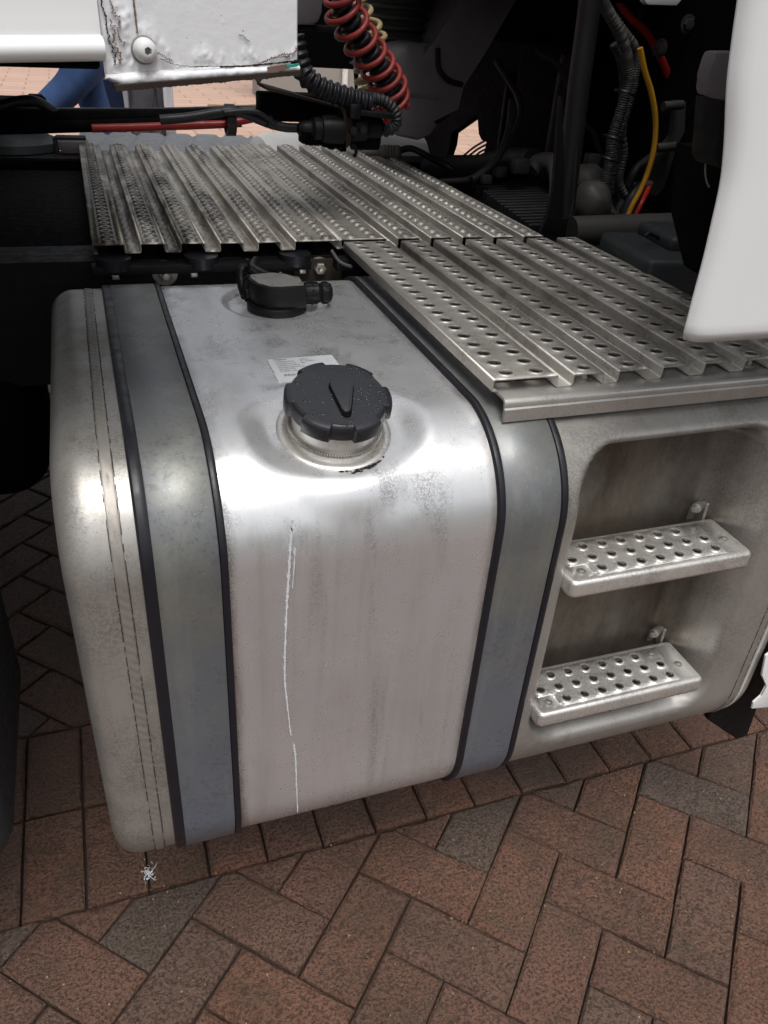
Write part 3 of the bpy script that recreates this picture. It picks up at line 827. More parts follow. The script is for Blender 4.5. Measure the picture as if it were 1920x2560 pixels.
def plank(name, x0, y0, y1, ztop, segs, mat, pitch=.031, rh=.0052, rc=.0088, hc=.0022, hz=.0140, lip_l=True, lip_r=True, slitpitch=None, ph=.0, label=None):
    """segs: list of ('t', width, rows) tops and ('c', width) channels from x0 on"""
    V = []; F = []
    def quad(a, b, c, d):
        n = len(V); V.extend([a, b, c, d]); F.append((n, n+1, n+2, n+3))
    ny = int(round((y1-y0-.006)/pitch)); pt = (y1-y0)/ny
    r = .0023
    def wall(xa, za, xb, zb):      # rounded S between two levels; xa,za to xb,zb
        pts = []
        n = 4; dirx = 1 if xb > xa else -1
        dz = zb-za
        for k in range(n+1):
            a = PI/2*k/n; pts.append((xa+r*math.sin(a)*1.0, za+(r-r*math.cos(a))*(1 if dz > 0 else -1)))
        for k in range(n+1):
            a = PI/2*(1-k/n); pts.append((xb-r*math.sin(a), zb-(r-r*math.cos(a))*(1 if dz > 0 else -1)))
        for i in range(len(pts)-1):
            quad((pts[i][0], y0, pts[i][1]), (pts[i+1][0], y0, pts[i+1][1]), (pts[i+1][0], y1, pts[i+1][1]), (pts[i][0], y1, pts[i][1]))
    x = x0
    if lip_l:
        n = 4; pts = [(x+.008, ztop-hz), (x, ztop-hz), (x, ztop-r)]
        for k in range(n+1):
            a = PI/2*k/n; pts.append((x+r-r*math.cos(a), ztop-r+r*math.sin(a)))
        for i in range(len(pts)-1): quad((pts[i][0], y0, pts[i][1]), (pts[i+1][0], y0, pts[i+1][1]), (pts[i+1][0], y1, pts[i+1][1]), (pts[i][0], y1, pts[i][1]))
        x += r
    for si, s in enumerate(segs):
        w = s[1]
        if s[0] == 't':
            a, b = x, x+w; nr = s[2]; m_ = max(0, (w-nr*s[3])/2)
            quad((a, y0, ztop), (a+m_, y0, ztop), (a+m_, y1, ztop), (a, y1, ztop)) if m_ > 0 else None
            quad((b-m_, y0, ztop), (b, y0, ztop), (b, y1, ztop), (b-m_, y1, ztop)) if m_ > 0 else None
            for q in range(nr):
                for j in range(ny):
                    hole_cell(V, F, a+m_+q*s[3], a+m_+(q+1)*s[3], y0+j*pt, y0+(j+1)*pt, ztop, rh, rc, hc, seg=12, ax=1.15)
            x = b
            if si+1 < len(segs): wall(x, ztop, x+2*r, ztop-hz); x += 2*r
        else:
            a, b = x, x+w; zc = ztop-hz
            if slitpitch:
                nn = int((y1-y0)/slitpitch); pp = (y1-y0)/nn
                for j in range(nn): hole_cell(V, F, a, b, y0+j*pp, y0+(j+1)*pp, zc, .0040, .0044, 0, seg=12, slit=True)
            else: quad((a, y0, zc), (b, y0, zc), (b, y1, zc), (a, y1, zc))
            x = b; wall(x, zc, x+2*r, ztop); x += 2*r
    if lip_r:
        n = 4; pts = []
        for k in range(n+1):
            a = PI/2*k/n; pts.append((x+r*math.sin(a), ztop-r+r*math.cos(a)))
        pts += [(x+r, ztop-hz), (x+r-.008, ztop-hz)]
        for i in range(len(pts)-1): quad((pts[i][0], y0, pts[i][1]), (pts[i+1][0], y0, pts[i+1][1]), (pts[i+1][0], y1, pts[i+1][1]), (pts[i][0], y1, pts[i][1]))
        x += r
    me = mesh_from(name, V, F)
    bm = bmesh.new(); bm.from_mesh(me); bmesh.ops.remove_doubles(bm, verts=bm.verts, dist=.00008); bmesh.ops.recalc_face_normals(bm, faces=bm.faces)
    # make normals face up
    up = sum(f.normal.z*f.calc_area() for f in bm.faces)
    bmesh.ops.reverse_faces(bm, faces=[f for f in bm.faces if f.normal.z < -.3])
    for v in bm.verts:
        v.co.z += noise.noise(Vector((v.co.x*6, v.co.y*3, 5)))*.0012
    bm.to_mesh(me); bm.free()
    o = link(name, me, mat, TR, autosm=50)
    md = o.modifiers.new('thick', 'SOLIDIFY'); md.thickness = .0020; md.offset = -1
    if label: o['label'] = label
    return o
ZG = .9535
T1 = lambda: ('t', .0300, 1, .0300)
C1 = ('c', .0190)
right = [('t', .0795, 2, .0390)]
for k in range(6): right += [C1, T1()]
# period: top .030 + 2r + ch .0175 + 2r = .0635
def norm(segs):
    out = []
    for s in segs: out.append(('c', .0195) if s[0] == 'c' else s)
    return out
SEGR = [('t', .0815, 2, .0400)]+[q for k in range(6) for q in (('c', .0158), ('t', .0385, 1, .037))]
plank('catwalk_plank', .413, 1.362, 2.352, ZG+.001, SEGR[:11], M['tread'], pitch=.029, rh=.0046, rc=.0105, hc=.0042, label='middle perforated plank, right half of the rear catwalk')
plank('catwalk_plank', .415, .748, 1.350, ZG, SEGR, M['tread'], pitch=.0305, rh=.0076, rc=.0116, hc=.0018, label='front plank with open round holes lying over the tank')
SEGL = [('t', .046, 1, .030)]+[q for k in range(5) for q in (('c', .0185), ('t', .0365 if k < 4 else .080, 1 if k < 4 else 2, .030 if k < 4 else .037))]
plank('catwalk_plank', .000, 1.362, 2.325, ZG, SEGL, M['tread_old'], pitch=.028, rh=.0040, rc=.0105, hc=.0048, slitpitch=.036, label='oily blackened left plank of the rear catwalk')
# bolts on planks and beam
def bolt(name, p, nrm, r=.006, h=.005, mat=None, parent=None, washer=True):
    A = align(p, nrm); bm = bmesh.new()
    if washer: add_lathe(bm, [(r*1.6, -.001), (r*1.6, .001), (r*1.1, .0012)], A, 20)
    add_lathe(bm, [(r*1.05, 0), (r*1.1, .0012), (r, h), (r*.6, h+.0006), (0, h+.0006)], A, 6)
    o = link(name, bm_mesh(bm), mat or M['bolt'], parent); return o
# support beam (Z section)
bx0, bx1 = .424, 1.25
sec = [(y, z+.0045) for y, z in [(.775, .9325), (.733, .9325), (.7295, .9305), (.728, .9275), (.728, .922), (.7265, .920), (.7265, .905), (.7285, .9035), (.7305, .905), (.7305, .918), (.732, .9275), (.736, .9295), (.775, .9295)]]; n = len(sec)
V = [(x, y, z) for x in (bx0, bx1) for y, z in sec]; n = len(sec)
F = [(k, (k+1) % n, n+(k+1) % n, n+k) for k in range(n)]+[tuple(range(n)), tuple(range(n, 2*n))[::-1]]
bm = bmesh.new(); me = mesh_from('beam', V, F); bm.from_mesh(me); bmesh.ops.recalc_face_normals(bm, faces=bm.faces); bm.to_mesh(me); bm.free()
link('support_beam', me, M['beam'], TR, autosm=35)
for x in (.548, .80):
    bolt('beam_bolt', (x, .768, .937), (0, 0, 1), .0060, .009, parent=TR)
box('support_bracket', (.455, 1.31, .929), (.03, .05, .028), M['beam'], TR)
box('rear_support_beam', (.82, 1.335, .921), (.85, .03, .020), M['dark'], TR)
# ---- cab steps
def step_plate(z, x0=.5165, x1=.7935, y0=.648, y1=.730):
    V = []; F = []
    def quad(a, b, c, d):
        n = len(V); V.extend([a, b, c, d]); F.append((n, n+1, n+2, n+3))
    nx = 8; XM = .026; pw = (x1-x0-.012-XM)/nx; ph = (y1-y0-.010)/3
    ix0, iy0 = x0+.006, y0+.006
    r = .006
    for i in range(nx):
        for j in range(3):
            a, b, c, d = ix0+i*pw, ix0+(i+1)*pw, iy0+j*ph, iy0+(j+1)*ph
            if (i, j) in ((0, 0), (7, 2)): quad((a, c, z), (b, c, z), (b, d, z), (a, d, z))
            else: hole_cell(V, F, a, b, c, d, z, .0062, .0098, .0024, seg=16)
    quad((ix0+nx*pw, iy0, z), (ix0+nx*pw+XM, iy0, z), (ix0+nx*pw+XM, iy0+3*ph, z), (ix0+nx*pw, iy0+3*ph, z))
    # rim and rolled skirt
    X0, X1, Y0, Y1 = ix0, ix0+nx*pw+XM, iy0, iy0+3*ph
    def loop(d, zz, cr_):
        pts = []
        for (cx, cy, a0) in ((X1, Y1, 0), (X0, Y1, 90), (X0, Y0, 180), (X1, Y0, 270)):
            for k in range(5):
                a = math.radians(a0+90*k/4); pts.append((cx+d*math.cos(a), cy+d*math.sin(a), zz))
        return pts
    loops = [loop(.0001, z, 0)]+[loop(.003+r*math.sin(PI/2*k/5), z-r+r*math.cos(PI/2*k/5), 0) for k in range(6)]
    loops += [loop(.003+r, z-.020, 0), loop(.003+r-.002, z-.023, 0)]
    b0 = len(V)
    for L in loops: V.extend(L)
    n = 20
    for i in range(len(loops)-1):
        for k in range(n): F.append((b0+i*n+k, b0+i*n+(k+1) % n, b0+(i+1)*n+(k+1) % n, b0+(i+1)*n+k))
    me = mesh_from('step', V, F); bm = bmesh.new(); bm.from_mesh(me)
    bmesh.ops.remove_doubles(bm, verts=bm.verts, dist=.0002); bmesh.ops.recalc_face_normals(bm, faces=bm.faces)
    bmesh.ops.reverse_faces(bm, faces=[f for f in bm.faces if f.normal.z < -.3])
    bm.to_mesh(me); bm.free()
    o = tchild(link('step', me, M['step'], None, autosm=45)); md = o.modifiers.new('t', 'SOLIDIFY'); md.thickness = .0018; md.offset = -1
    # carrier strip below
    tchild(box('step_carrier', ((x0+x1)/2+.01, .672, z-.028), (x1-x0-.03, .022, .014), M['step'], None, bev=.003))
    bm = bmesh.new(); A = align((x0+.020, .665, z-.029), (-1, -.2, 0))
    for (x, y) in ((ix0+8.45*pw, iy0+1.2*ph), (ix0+7.5*pw, iy0+2.5*ph), (ix0+.5*pw, iy0+.5*ph)):
        o = bolt('step_rivet', (x, y, z+.0002), (0, 0, 1), .0038, .0018, parent=None); tchild(o)
    # clamp bolt on the back wall
    bp = Vector((.770, .741, z+.017))
    bm = bmesh.new()
    A = align(bp, (-.85, -.5, .1))
    add_lathe(bm, [(0, -.030), (.0105, -.030), (.0105, -.026), (.0075, -.025), (.0075, -.019), (.010, -.018), (.010, -.014), (.0062, -.013), (.0062, -.004), (.0075, -.003), (.0075, .006), (.0045, .007), (.0045, .013), (0, .0135)], A, 10)
    add_box(bm, bp+Vector((.013, .004, -.010)), (.005, .020, .034), .001); add_box(bm, bp+Vector((.006, .010, -.016)), (.018, .004, .022), .001)
    o = tchild(link('step_clamp', bm_mesh(bm), M['bolt'], None, autosm=35))
step_plate(.7165); step_plate(.4800)

# ---- chassis frame
def rail(y, sgn, x0=-3.2, x1=4.0, z0=.715, z1=.9245):
    bm = bmesh.new(); w = .09; t = .009
    add_box(bm, ((x0+x1)/2, y, (z0+z1)/2), (x1-x0, t, z1-z0), .001)
    add_box(bm, ((x0+x1)/2, y+sgn*(w/2+t/2), z1-t/2), (x1-x0, w, t-.001), .001)
    add_box(bm, ((x0+x1)/2, y+sgn*(w/2+t/2), z0+t/2), (x1-x0, w, t-.001), .001)
    return link('frame_rail', bm_mesh(bm), M['dark'], TR)
rail(1.378, 1); rail(2.395, -1)
box('cross_member', (-.6, 1.885, .81), (.12, 1.0, .17), M['darker'], TR)
box('cross_member', (.42, 1.885, .80), (.12, 1.0, .17), M['darker'], TR)
box('cross_member', (1.15, 1.885, .79), (.12, 1.0, .17), M['darker'], TR)
box('gearbox', (.9, 1.88, .70), (1.5, .62, .42), M['darker'], TR, bev=.05, seg=3)
box('drive_unit', (-.45, 1.88, .81), (1.5, .86, .18), M['darker'], TR, bev=.04, seg=3)
box('catwalk_hanger', (.175, 1.352, .9175), (.36, .030, .014), M['dark'], TR, bev=.002)
box('catwalk_hanger', (.62, 1.60, .918), (.10, .5, .024), M['dark'], TR, bev=.002)
for x in (.03, .155, .34): box('hanger_nut', (x, 1.345, .907), (.011, .011, .008), M['bolt'], TR, bev=.001)
for x in (.03, .17, .33): lathe('rubber_mount', [(0, .0), (.028, .0), (.028, .018), (0, .018)], Matrix.Translation((x, 1.358, .917)), M['rubber'], TR, 24)
def fbolt(px, py, m, r=.011):
    p = at(px, py, y=1.372)
    A = align(p, (0, -1, 0)); bm = bmesh.new()
    add_lathe(bm, [(r*1.9, 0), (r*1.9, .002), (r*1.1, .003)], A, 24); add_lathe(bm, [(r*1.1, .003), (r*1.1, .013), (r*.95, .014), (0, .014)], A, 6); add_lathe(bm, [(r*.5, .014), (r*.5, .024), (0, .025)], A, 12)
    return link('frame_bolt', bm_mesh(bm), m, TR, autosm=35)
fbolt(412, 682, M['bolt']); fbolt(797, 668, M['bolt'], .010)
box('frame_gusset', (.375, 1.3705, .865), (.09, .008, .11), M['rust'], TR)
tube('bracket_wire', [at(828, 625, y=1.33), at(850, 655, y=1.32), at(880, 668, y=1.30)], .003, M['greyplastic'], TR, 8)
# rear tank lateral shadow mass: tank cradle
box('tank_cradle', (.05, 1.363, .45), (.085, .016, .30), M['dark'], TR); box('tank_cradle', (.447, 1.363, .45), (.085, .016, .30), M['dark'], TR)

# ---- far side battery cover with slanted ridges
bm = bmesh.new(); fx0, fx1, fy0, fy1, fz = -.03, .60, 2.47, 2.99, .885
nx, nyy = 64, 26; grid = []
for i in range(nx+1):
    row = []
    for j in range(nyy+1):
        u, v = i/nx, j/nyy; x = lerp(fx0, fx1, u); y = lerp(fy0, fy1, v)
        e = min(x-fx0, fx1-x, (y-fy0)*1.2, fy1-y)
        z = fz-.045*(1-sst(0, .05, e))**2
        s = ((x-.20*(y-fy0))*11) % 1
        z += .010*sst(0, .12, s)*(1-sst(.75, 1., s)) if e > .02 else 0
        row.append(bm.verts.new((x, y, z)))
    grid.append(row)
for i in range(nx):
    for j in range(nyy): bm.faces.new((grid[i][j], grid[i+1][j], grid[i+1][j+1], grid[i][j+1]))
edge = [grid[i][0] for i in range(nx+1)]+[grid[nx][j] for j in range(1, nyy+1)]+[grid[i][nyy] for i in range(nx-1, -1, -1)]+[grid[0][j] for j in range(nyy-1, 0, -1)]
low = [bm.verts.new((v.co.x, v.co.y, .36)) for v in edge]
for k in range(len(edge)): bm.faces.new((edge[k], edge[(k+1) % len(edge)], low[(k+1) % len(edge)], low[k]))
link('battery_cover', bm_mesh(bm), M['coverplastic'], TR, autosm=45)
# white drum behind the coupling
lathe('air_reservoir', [(0, .0), (.06, .004), (.095, .02), (.105, .05), (.105, .6), (0, .6)], align((.50, 2.60, .845), (1, .25, 0)), M['whiteplastic'], TR, 40)

# ---- left: air spring, bracket and rail top
c = at(72, 400, z=.925)
lathe('air_spring', [(.0, .0), (.11, .0), (.125, .012), (.12, .03), (.085, .045), (.05, .048), (0, .048)], Matrix.Translation((-.165, 2.44, .915)), M['guardplastic'], TR, 40)
bm = bmesh.new(); add_box(bm, (-.165, 2.50, 1.01), (.14, .10, .05), .006); add_box(bm, (-.145, 2.50, .985), (.19, .04, .02), .004); add_box(bm, (-.09, 2.47, 1.02), (.05, .05, .055), .01)
link('levelling_valve', bm_mesh(bm), M['darker'], TR)
lathe('reservoir_end', [(0, 0), (.05, .004), (.08, .02), (.09, .05), (.09, .5), (0, .5)], align((-.24, 2.62, .955), (-1, 0, 0)), M['coverplastic'], TR, 32)
bm = bmesh.new()
add_tube(bm, [(-.055, 2.36, .925), (-.055, 2.36, .960), (-.05, 2.36, .963), (.02, 2.36, .963)], .006, 8, True, False)
link('rail_bracket', bm_mesh(bm), M['guardplastic'], TR)
box('rail_bracket', (-.01, 2.37, .941), (.07, .05, .030), M['greyplastic'], TR)

# ---- lower left: mudguard, black air tank below frame
R_ = Matrix.Identity(3)
box('mudguard', (-.234, .86, .57), (.10, .36, .40), M['guardplastic'], TR, bev=.045, seg=6)
box('air_tank', (-.415, 1.46, .625), (.60, .32, .213), M['darker'], TR, bev=.075, seg=6)
box('far_light_block', (.95, 2.76, .56), (.62, .52, .44), M['darker'], TR, bev=.02)  # unseen box added to keep far-side light from under the truck
# wheels
def wheel(x, y, wd, rad=.50):
    A = align((x, y-wd/2, rad), (0, 1, 0))
    t = lathe('tyre', [(.29, .01), (.33, 0), (rad-.06, 0), (rad-.015, .02), (rad, .05), (rad, wd-.05), (rad-.015, wd-.02), (rad-.06, wd), (.33, wd), (.29, wd-.01), (.29, .01)], A, M['rubber'], TR, 64)
    r_ = lathe('rim', [(.29, .015), (.27, .03), (.25, .09), (.12, .07), (.11, .02), (0, .015)], A, M['bolt'], None, 48)
    r_.parent = t; r_.matrix_parent_inverse = Matrix.Identity(4)
for (x, y, wd) in ((-.80, .93, .50), (-.80, 2.81, .50), (2.75, .80, .30), (2.75, 2.94, .30)): wheel(x, y, wd)
# ---- right bottom flap and white skirt tip
prism('mud_flap', [at(1770, 1800, y=.70), at(1842, 1848, y=.70), at(1868, 1838, y=.70), at(1990, 1500, y=.70), at(1990, 1300, y=.70), at(1850, 1560, y=.70)], (0, .012, 0), M['dark'], TR, .001)
sk = [at(1880, 1772, y=.655), at(1884, 1757, y=.655), at(1905, 1740, y=.655), at(1918, 1715, y=.655), at(1905, 1690, y=.655), at(1915, 1640, y=.655), at(2100, 1500, y=.655), at(2150, 1700, y=.655), at(1925, 1768, y=.655)]
prism('skirt_panel', sk, (0, .004, 0), M['side'], TR, .0008)

# ---- cab side panel (rear edge of the cab fairing), curved lower edge
edge = [(1884, -160), (1874, -60), (1868, 0), (1855, 90), (1842, 190), (1837, 260), (1834, 330), (1829, 400), (1820, 470), (1800, 560), (1776, 660), (1750, 755), (1728, 838)]
E = [at(a, b, y=.600) for a, b in edge]
E = catmull(E, 4)
bot0 = at(1731, 862, y=.600)
bm = bmesh.new()
def ring_at(yo, dx, dz):
    pts = [Vector((p.x+dx, .6+yo, p.z)) for p in E]
    pts.append(Vector((bot0.x+dx, .6+yo, bot0.z+dz)))
    return pts
NX = 26; ZT = 3.3; rows_ = []
pts = [Vector((E[0].x, .6, ZT))]+E+[bot0]
for p in pts:
    row = []
    for i in range(NX+1):
        t = i/NX; x = lerp(p.x, 1.6, t)
        inward = .014*math.exp(-(x-p.x)/.010)+(.012*math.exp(-max(0, (p.z-bot0.z))/.008) if p.z < bot0.z+.03 else 0)
        row.append(bm.verts.new((x if i else p.x, .6+inward+.010*(math.sin(x*3)), p.z if p is not bot0 else bot0.z)))
    rows_.append(row)
# finer x distribution near the free edge
for row, p in zip(rows_, pts):
    for i, v in enumerate(row):
        t = (i/NX)**2.2; x = lerp(p.x, 1.6, t)
        v.co.x = x; v.co.y = .600+.012*math.exp(-(x-p.x)/.006)+(.003 if p is bot0 else 0)
for a, b in zip(rows_, rows_[1:]):
    for i in range(NX): bm.faces.new((a[i], a[i+1], b[i+1], b[i]))
me = bm_mesh(bm); o = link('cab_side_panel', me, M['side'], TR, autosm=50)
md = o.modifiers.new('t', 'SOLIDIFY'); md.thickness = .006; md.offset = 1 if me.polygons[0].normal.y > 0 else -1

# ---- cab shell and dark rear wall of the cab, engine bay
box('cab_shell', (2.45, 1.88, 2.30), (2.0, 2.46, 2.3), M['side'], TR, bev=.05, seg=3)
WX = 1.34
def wall_with_hole():
    # polygon with the gap through which the paving shows
    hole = [at(a, b, x=WX) for a, b in ((1193, 286), (1129, 332), (1125, 362), (1117, 387), (1208, 387), (1214, 366), (1216, 355), (1204, 350), (1197, 335))]
    bm = bmesh.new()
    O = [(WX, 3.6, 2.6), (WX, 3.6, .3), (WX, .74, .5), (WX, .74, 2.6)]
    # ring triangulation through a fill
    def loop(P): 
        v = [bm.verts.new(p) for p in P]; return [bm.edges.new((v[i], v[(i+1) % len(v)])) for i in range(len(v))]
    e = loop(O)+loop(hole)
    bmesh.ops.triangle_fill(bm, use_beauty=True, edges=e)
    me = bm_mesh(bm); o = link('engine_bay_wall', me, M['darker'], TR); md = o.modifiers.new('t', 'SOLIDIFY'); md.thickness = .03; md.offset = 1 if me.polygons[0].normal.x > 0 else -1
wall_with_hole()
# chrome striped trim that shows in the gap (far step ends)
for k, (a, b) in enumerate((((1160, 388), (1212, 352)), ((1172, 390), (1218, 360)), ((1187, 392), (1212, 374)), ((1200, 392), (1213, 384)))):
    pa, pb = at(*a, x=1.45), at(*b, x=1.45); tube('far_trim', [pa, (pa+pb)/2+Vector((0, 0, .004)), pb], .0042, M['bolt'] if k % 2 == 0 else M['coverplastic'], TR, 8)
box('intake_filter', (1.00, 2.15, 1.44), (.62, .9, .20), M['darker'], TR, bev=.08, seg=4)
# large ribbed bellows
bx = at(985, 60, y=2.2)
o = tube('intake_bellows', [Vector((bx.x+.01, 2.2, 1.16)), Vector((bx.x+.01, 2.2, 1.70))], .115, M['blackplastic'], TR, 40, spline=False)
bm = bmesh.new(); P_ = [Vector((bx.x+.01, 2.2, 1.17+.0035*k)) for k in range(150)]
add_tube(bm, P_, .112, 40, True, False, rf=lambda L, r: r+.007*math.cos(L*2*PI/.0215))
old = o.data; o.data = bm_mesh(bm); o.data.materials.append(M['baygrey']); o.data.shade_smooth()
# moulded intake duct
duct = [(992, 150), (1003, 128), (1022, 113), (1062, 109), (1096, 118), (1110, 112), (1152, 0), (1180, -90), (1330, -90), (1290, 0), (1215, 130), (1160, 215), (1128, 260), (1100, 318), (1078, 345), (1050, 354), (1000, 343), (990, 320), (996, 258), (1008, 236), (990, 215)]
prism('intake_duct', [at(a, b, y=1.95) for a, b in duct], (.0, .16, 0), M['greyplastic'], TR, .022)
tube('duct_seam', [at(1003, 236, y=1.948), at(1050, 240, y=1.948), at(1100, 248, y=1.948)], .0016, M['greyplastic'], TR, 6)
tube('duct_strap', [at(1095, 120, y=1.945), at(1098, 170, y=1.94), at(1120, 200, y=1.945), at(1155, 212, y=1.95)], .006, M['dark'], TR, 8)
# upper round housings
lathe('air_filter', [(0, 0), (.15, .0), (.17, .02), (.17, .50), (.15, .52), (0, .52)], align(at(1180, 20, y=2.15)+Vector((0, 0, .10)), (1, -.12, .0)), M['dark'], TR, 48)
# mast with bracket
mp = [at(1482, -60, y=1.46), at(1468, 60, y=1.46), at(1449, 200, y=1.46), at(1432, 350, y=1.46), at(1416, 480, y=1.46), at(1410, 560, y=1.46), at(1408, 640, y=1.46)]
tube('cab_mast', mp, .0205, M['mast'], TR, 20)
prism('mast_bracket', [at(a, b, y=1.435) for a, b in ((1401, 240), (1396, 300), (1388, 420), (1382, 480), (1370, 540), (1352, 580), (1425, 600), (1432, 546), (1405, 548), (1410, 420), (1408, 300), (1406, 244))], (0, .01, 0), M['dark'], TR, .001)
tube('mast_edge', [at(1441, 372, y=1.44), at(1436, 440, y=1.44), at(1432, 500, y=1.44), at(1424, 545, y=1.44)], .0022, M['rust'], TR, 6)
# horizontal tube, battery box, housings
tube('tilt_tube', [at(1425, 580, y=1.42), at(1720, 568, y=1.42)+Vector((0, 0, .0)), at(1950, 560, y=1.42)], .030, M['baygrey'], TR, 24, spline=False)
bm = bmesh.new()
bb = at(1660, 650, y=1.22)
add_box(bm, (.985, 1.19, .935), (.20, .20, .085), .012, Matrix.Rotation(math.radians(-8), 3, 'Z'), 3)
add_box(bm, (1.02, 1.21, .985), (.13, .13, .03), .010, Matrix.Rotation(math.radians(-8), 3, 'Z'), 3)
add_box(bm, (1.13, 1.12, .95), (.14, .16, .07), .012, None, 3)
link('valve_box', bm_mesh(bm), M['guardplastic'], TR, autosm=40)
tube('box_rim', [at(1612, 590, y=1.20), at(1622, 582, y=1.20), at(1680, 612, y=1.20), at(1696, 610, y=1.20), at(1704, 600, y=1.20), at(1775, 640, y=1.20)], .0035, M['blackplastic'], TR, 8, spline=False)
# finned cooler lying beyond the planks
bm = bmesh.new()
for k in range(16):
    p = Vector((.94+.012*k*.6, 1.70+.030*k, .905)); add_box(bm, (1.02+.004*k, 1.56+.028*k, .905), (.26, .010, .05), .002, Matrix.Rotation(math.radians(4), 3, 'Z'))
link('cooling_fins', bm_mesh(bm), M['mast'], TR)
# assorted engine-bay lumps
def lump(name, px, py, y, r, sx=1, sz=1, mat='dark', sy=1):
    p = at(px, py, y=y); bm = bmesh.new(); rs = bmesh.ops.create_uvsphere(bm, u_segments=24, v_segments=14, radius=1)
    for v in rs['verts']:
        n = v.co.copy(); w = 1+.12*noise.noise(n*2+p*3)
        v.co = p+Vector((n.x*r*sx*w, n.y*r*sy*w, n.z*r*sz*w))
    return link(name, bm_mesh(bm), M[mat], TR, sm=True)
box('engine_block', (1.18, 2.2, .74), (.26, .5, .24), M['dark'], TR, bev=.03, seg=3)
tube('engine_pipe', [at(1060, 425, y=2.3), at(1180, 418, y=2.2), at(1270, 400, y=2.1), at(1330, 400, y=2.0)], .03, M['baygrey'], TR, 16)
tube('coolant_pipe', [at(1330, 425, y=1.95), at(1350, 405, y=1.95), at(1385, 410, y=1.9), at(1395, 460, y=1.85), at(1388, 520, y=1.8)], .022, M['greyplastic'], TR, 14)
lump('pump_body', 1478, 510, 1.6, .045, 1, 1.1, 'baygrey'); lump('pump_body', 1465, 455, 1.75, .05, 1, .8, 'baygrey')
tube('bay_hose', [at(1240, 150, y=2.2), at(1300, 260, y=2.1), at(1275, 350, y=2.0), at(1190, 440, y=1.95), at(1100, 455, y=1.95)], .008, M['baygrey'], TR, 10)
tube('bay_hose', [at(1280, 250, y=2.05), at(1270, 330, y=2.0), at(1240, 400, y=1.95), at(1180, 450, y=1.92)], .009, M['baygrey'], TR, 10)
# loom of corrugated cables
def rib(L, r): return r*(1+.10*math.sin(L*1400))
looms = [[(1490, -30), (1520, 30), (1545, 75), (1565, 130), (1572, 200), (1560, 250), (1545, 300), (1530, 350), (1525, 400), (1512, 460), (1495, 530), (1500, 545)],
         [(1500, 0), (1550, 70), (1590, 130), (1585, 200), (1570, 260), (1552, 320), (1532, 370), (1530, 420), (1518, 500), (1535, 540), (1560, 500)],
         [(1535, 110), (1552, 150), (1558, 200), (1556, 260), (1548, 300), (1560, 380), (1548, 450), (1562, 490)],
         [(1570, 250), (1560, 300), (1555, 360), (1550, 420), (1545, 480), (1560, 540)]]
for i, L in enumerate(looms):
    tube('cable_loom', [at(a, b, y=1.62+.03*i) for a, b in L], .0115-.0012*i, M['baygrey'], TR, 12, n=24, rf=rib)
for (a, b) in ((1563, 232), (1533, 345), (1523, 398)):
    p = at(a, b, y=1.60); lathe('cable_band', [(.022, -.003), (.0235, 0), (.022, .003)], align(p, (.25, 0, 1)), M['blackplastic'], TR, 20)
tube('yellow_line', [at(a, b, y=1.565) for a, b in ((1600, 120), (1612, 178), (1628, 230), (1638, 290), (1637, 350), (1626, 410), (1604, 470), (1580, 515), (1560, 560))], .0058, M['yellow'], TR, 12)
tube('red_line', [at(a, b, y=c) for a, b, c in ((1672, 190, 1.85), (1680, 240, 1.85), (1674, 300, 1.84), (1660, 360, 1.80), (1638, 430, 1.72), (1612, 490, 1.60), (1584, 545, 1.58), (1566, 580, 1.58))], .0058, M['redhose'], TR, 12)
tube('red_line', [at(a, b, y=1.80) for a, b in ((1520, -60), (1548, 5), (1580, 48), (1615, 80), (1650, 140), (1672, 190))], .0085, M['redhose'], TR, 12)
prism('cable_bracket', [at(a, b, y=1.66) for a, b in ((1690, 250), (1715, 255), (1712, 330), (1690, 370), (1660, 470), (1640, 492), (1615, 486), (1618, 420), (1650, 375), (1678, 340))], (0, .012, 0), M['baygrey'], TR, .001)
for a, b in ((1680, 264), (1662, 368), (1600, 465)):
    tube('pipe_fitting', [at(a-22, b+2, y=1.64), at(a, b, y=1.64), at(a+24, b-2, y=1.645)], .0100, M['baygrey'], TR, 12)
tube('bay_pipe', [at(1560, 540, y=1.6), at(1580, 490, y=1.6), at(1600, 465, y=1.62)], .011, M['guardplastic'], TR, 12)
tube('bay_pipe', [at(1570, 465, y=1.6), at(1590, 425, y=1.6), at(1625, 395, y=1.62)], .010, M['dark'], TR, 12)
box('engine_cover', tuple(at(1560, 230, y=2.2)), (.5, .5, .9), M['darker'], TR, bev=.08, seg=3)
box('bay_panel', tuple(at(1500, 300, y=2.05)), (.30, .02, .30), M['baygrey'], TR, bev=.006)
box('bay_panel', tuple(at(1330, 300, y=2.5)), (.22, .02, .26), M['dark'], TR, bev=.006)
for a, b, c, w in ((1300, 415, 1.9, .03), (1250, 430, 1.95, .022), (1215, 448, 1.9, .018), (1480, 400, 1.85, .025), (1540, 470, 1.9, .03), (1590, 330, 2.0, .022)):
    box('bay_fitting', tuple(at(a, b, y=c)), (w*1.5, w, w*1.2), M['baygrey'], TR, bev=w*.2)
for L in (((1445, 300), (1480, 330), (1500, 380), (1520, 440), (1540, 470)), ((1450, 420), (1480, 440), (1520, 430), (1560, 450)), ((1590, 180), (1580, 260), (1600, 340), (1590, 420)), ((1700, 130), (1720, 200), (1715, 300), (1730, 420), (1720, 520)), ((1340, 130), (1400, 170), (1440, 260)), ((1620, 150), (1660, 180), (1720, 230), (1740, 330))):
    tube('bay_hose', [at(a, b, y=1.95) for a, b in L], .008, M['baygrey'], TR, 10)
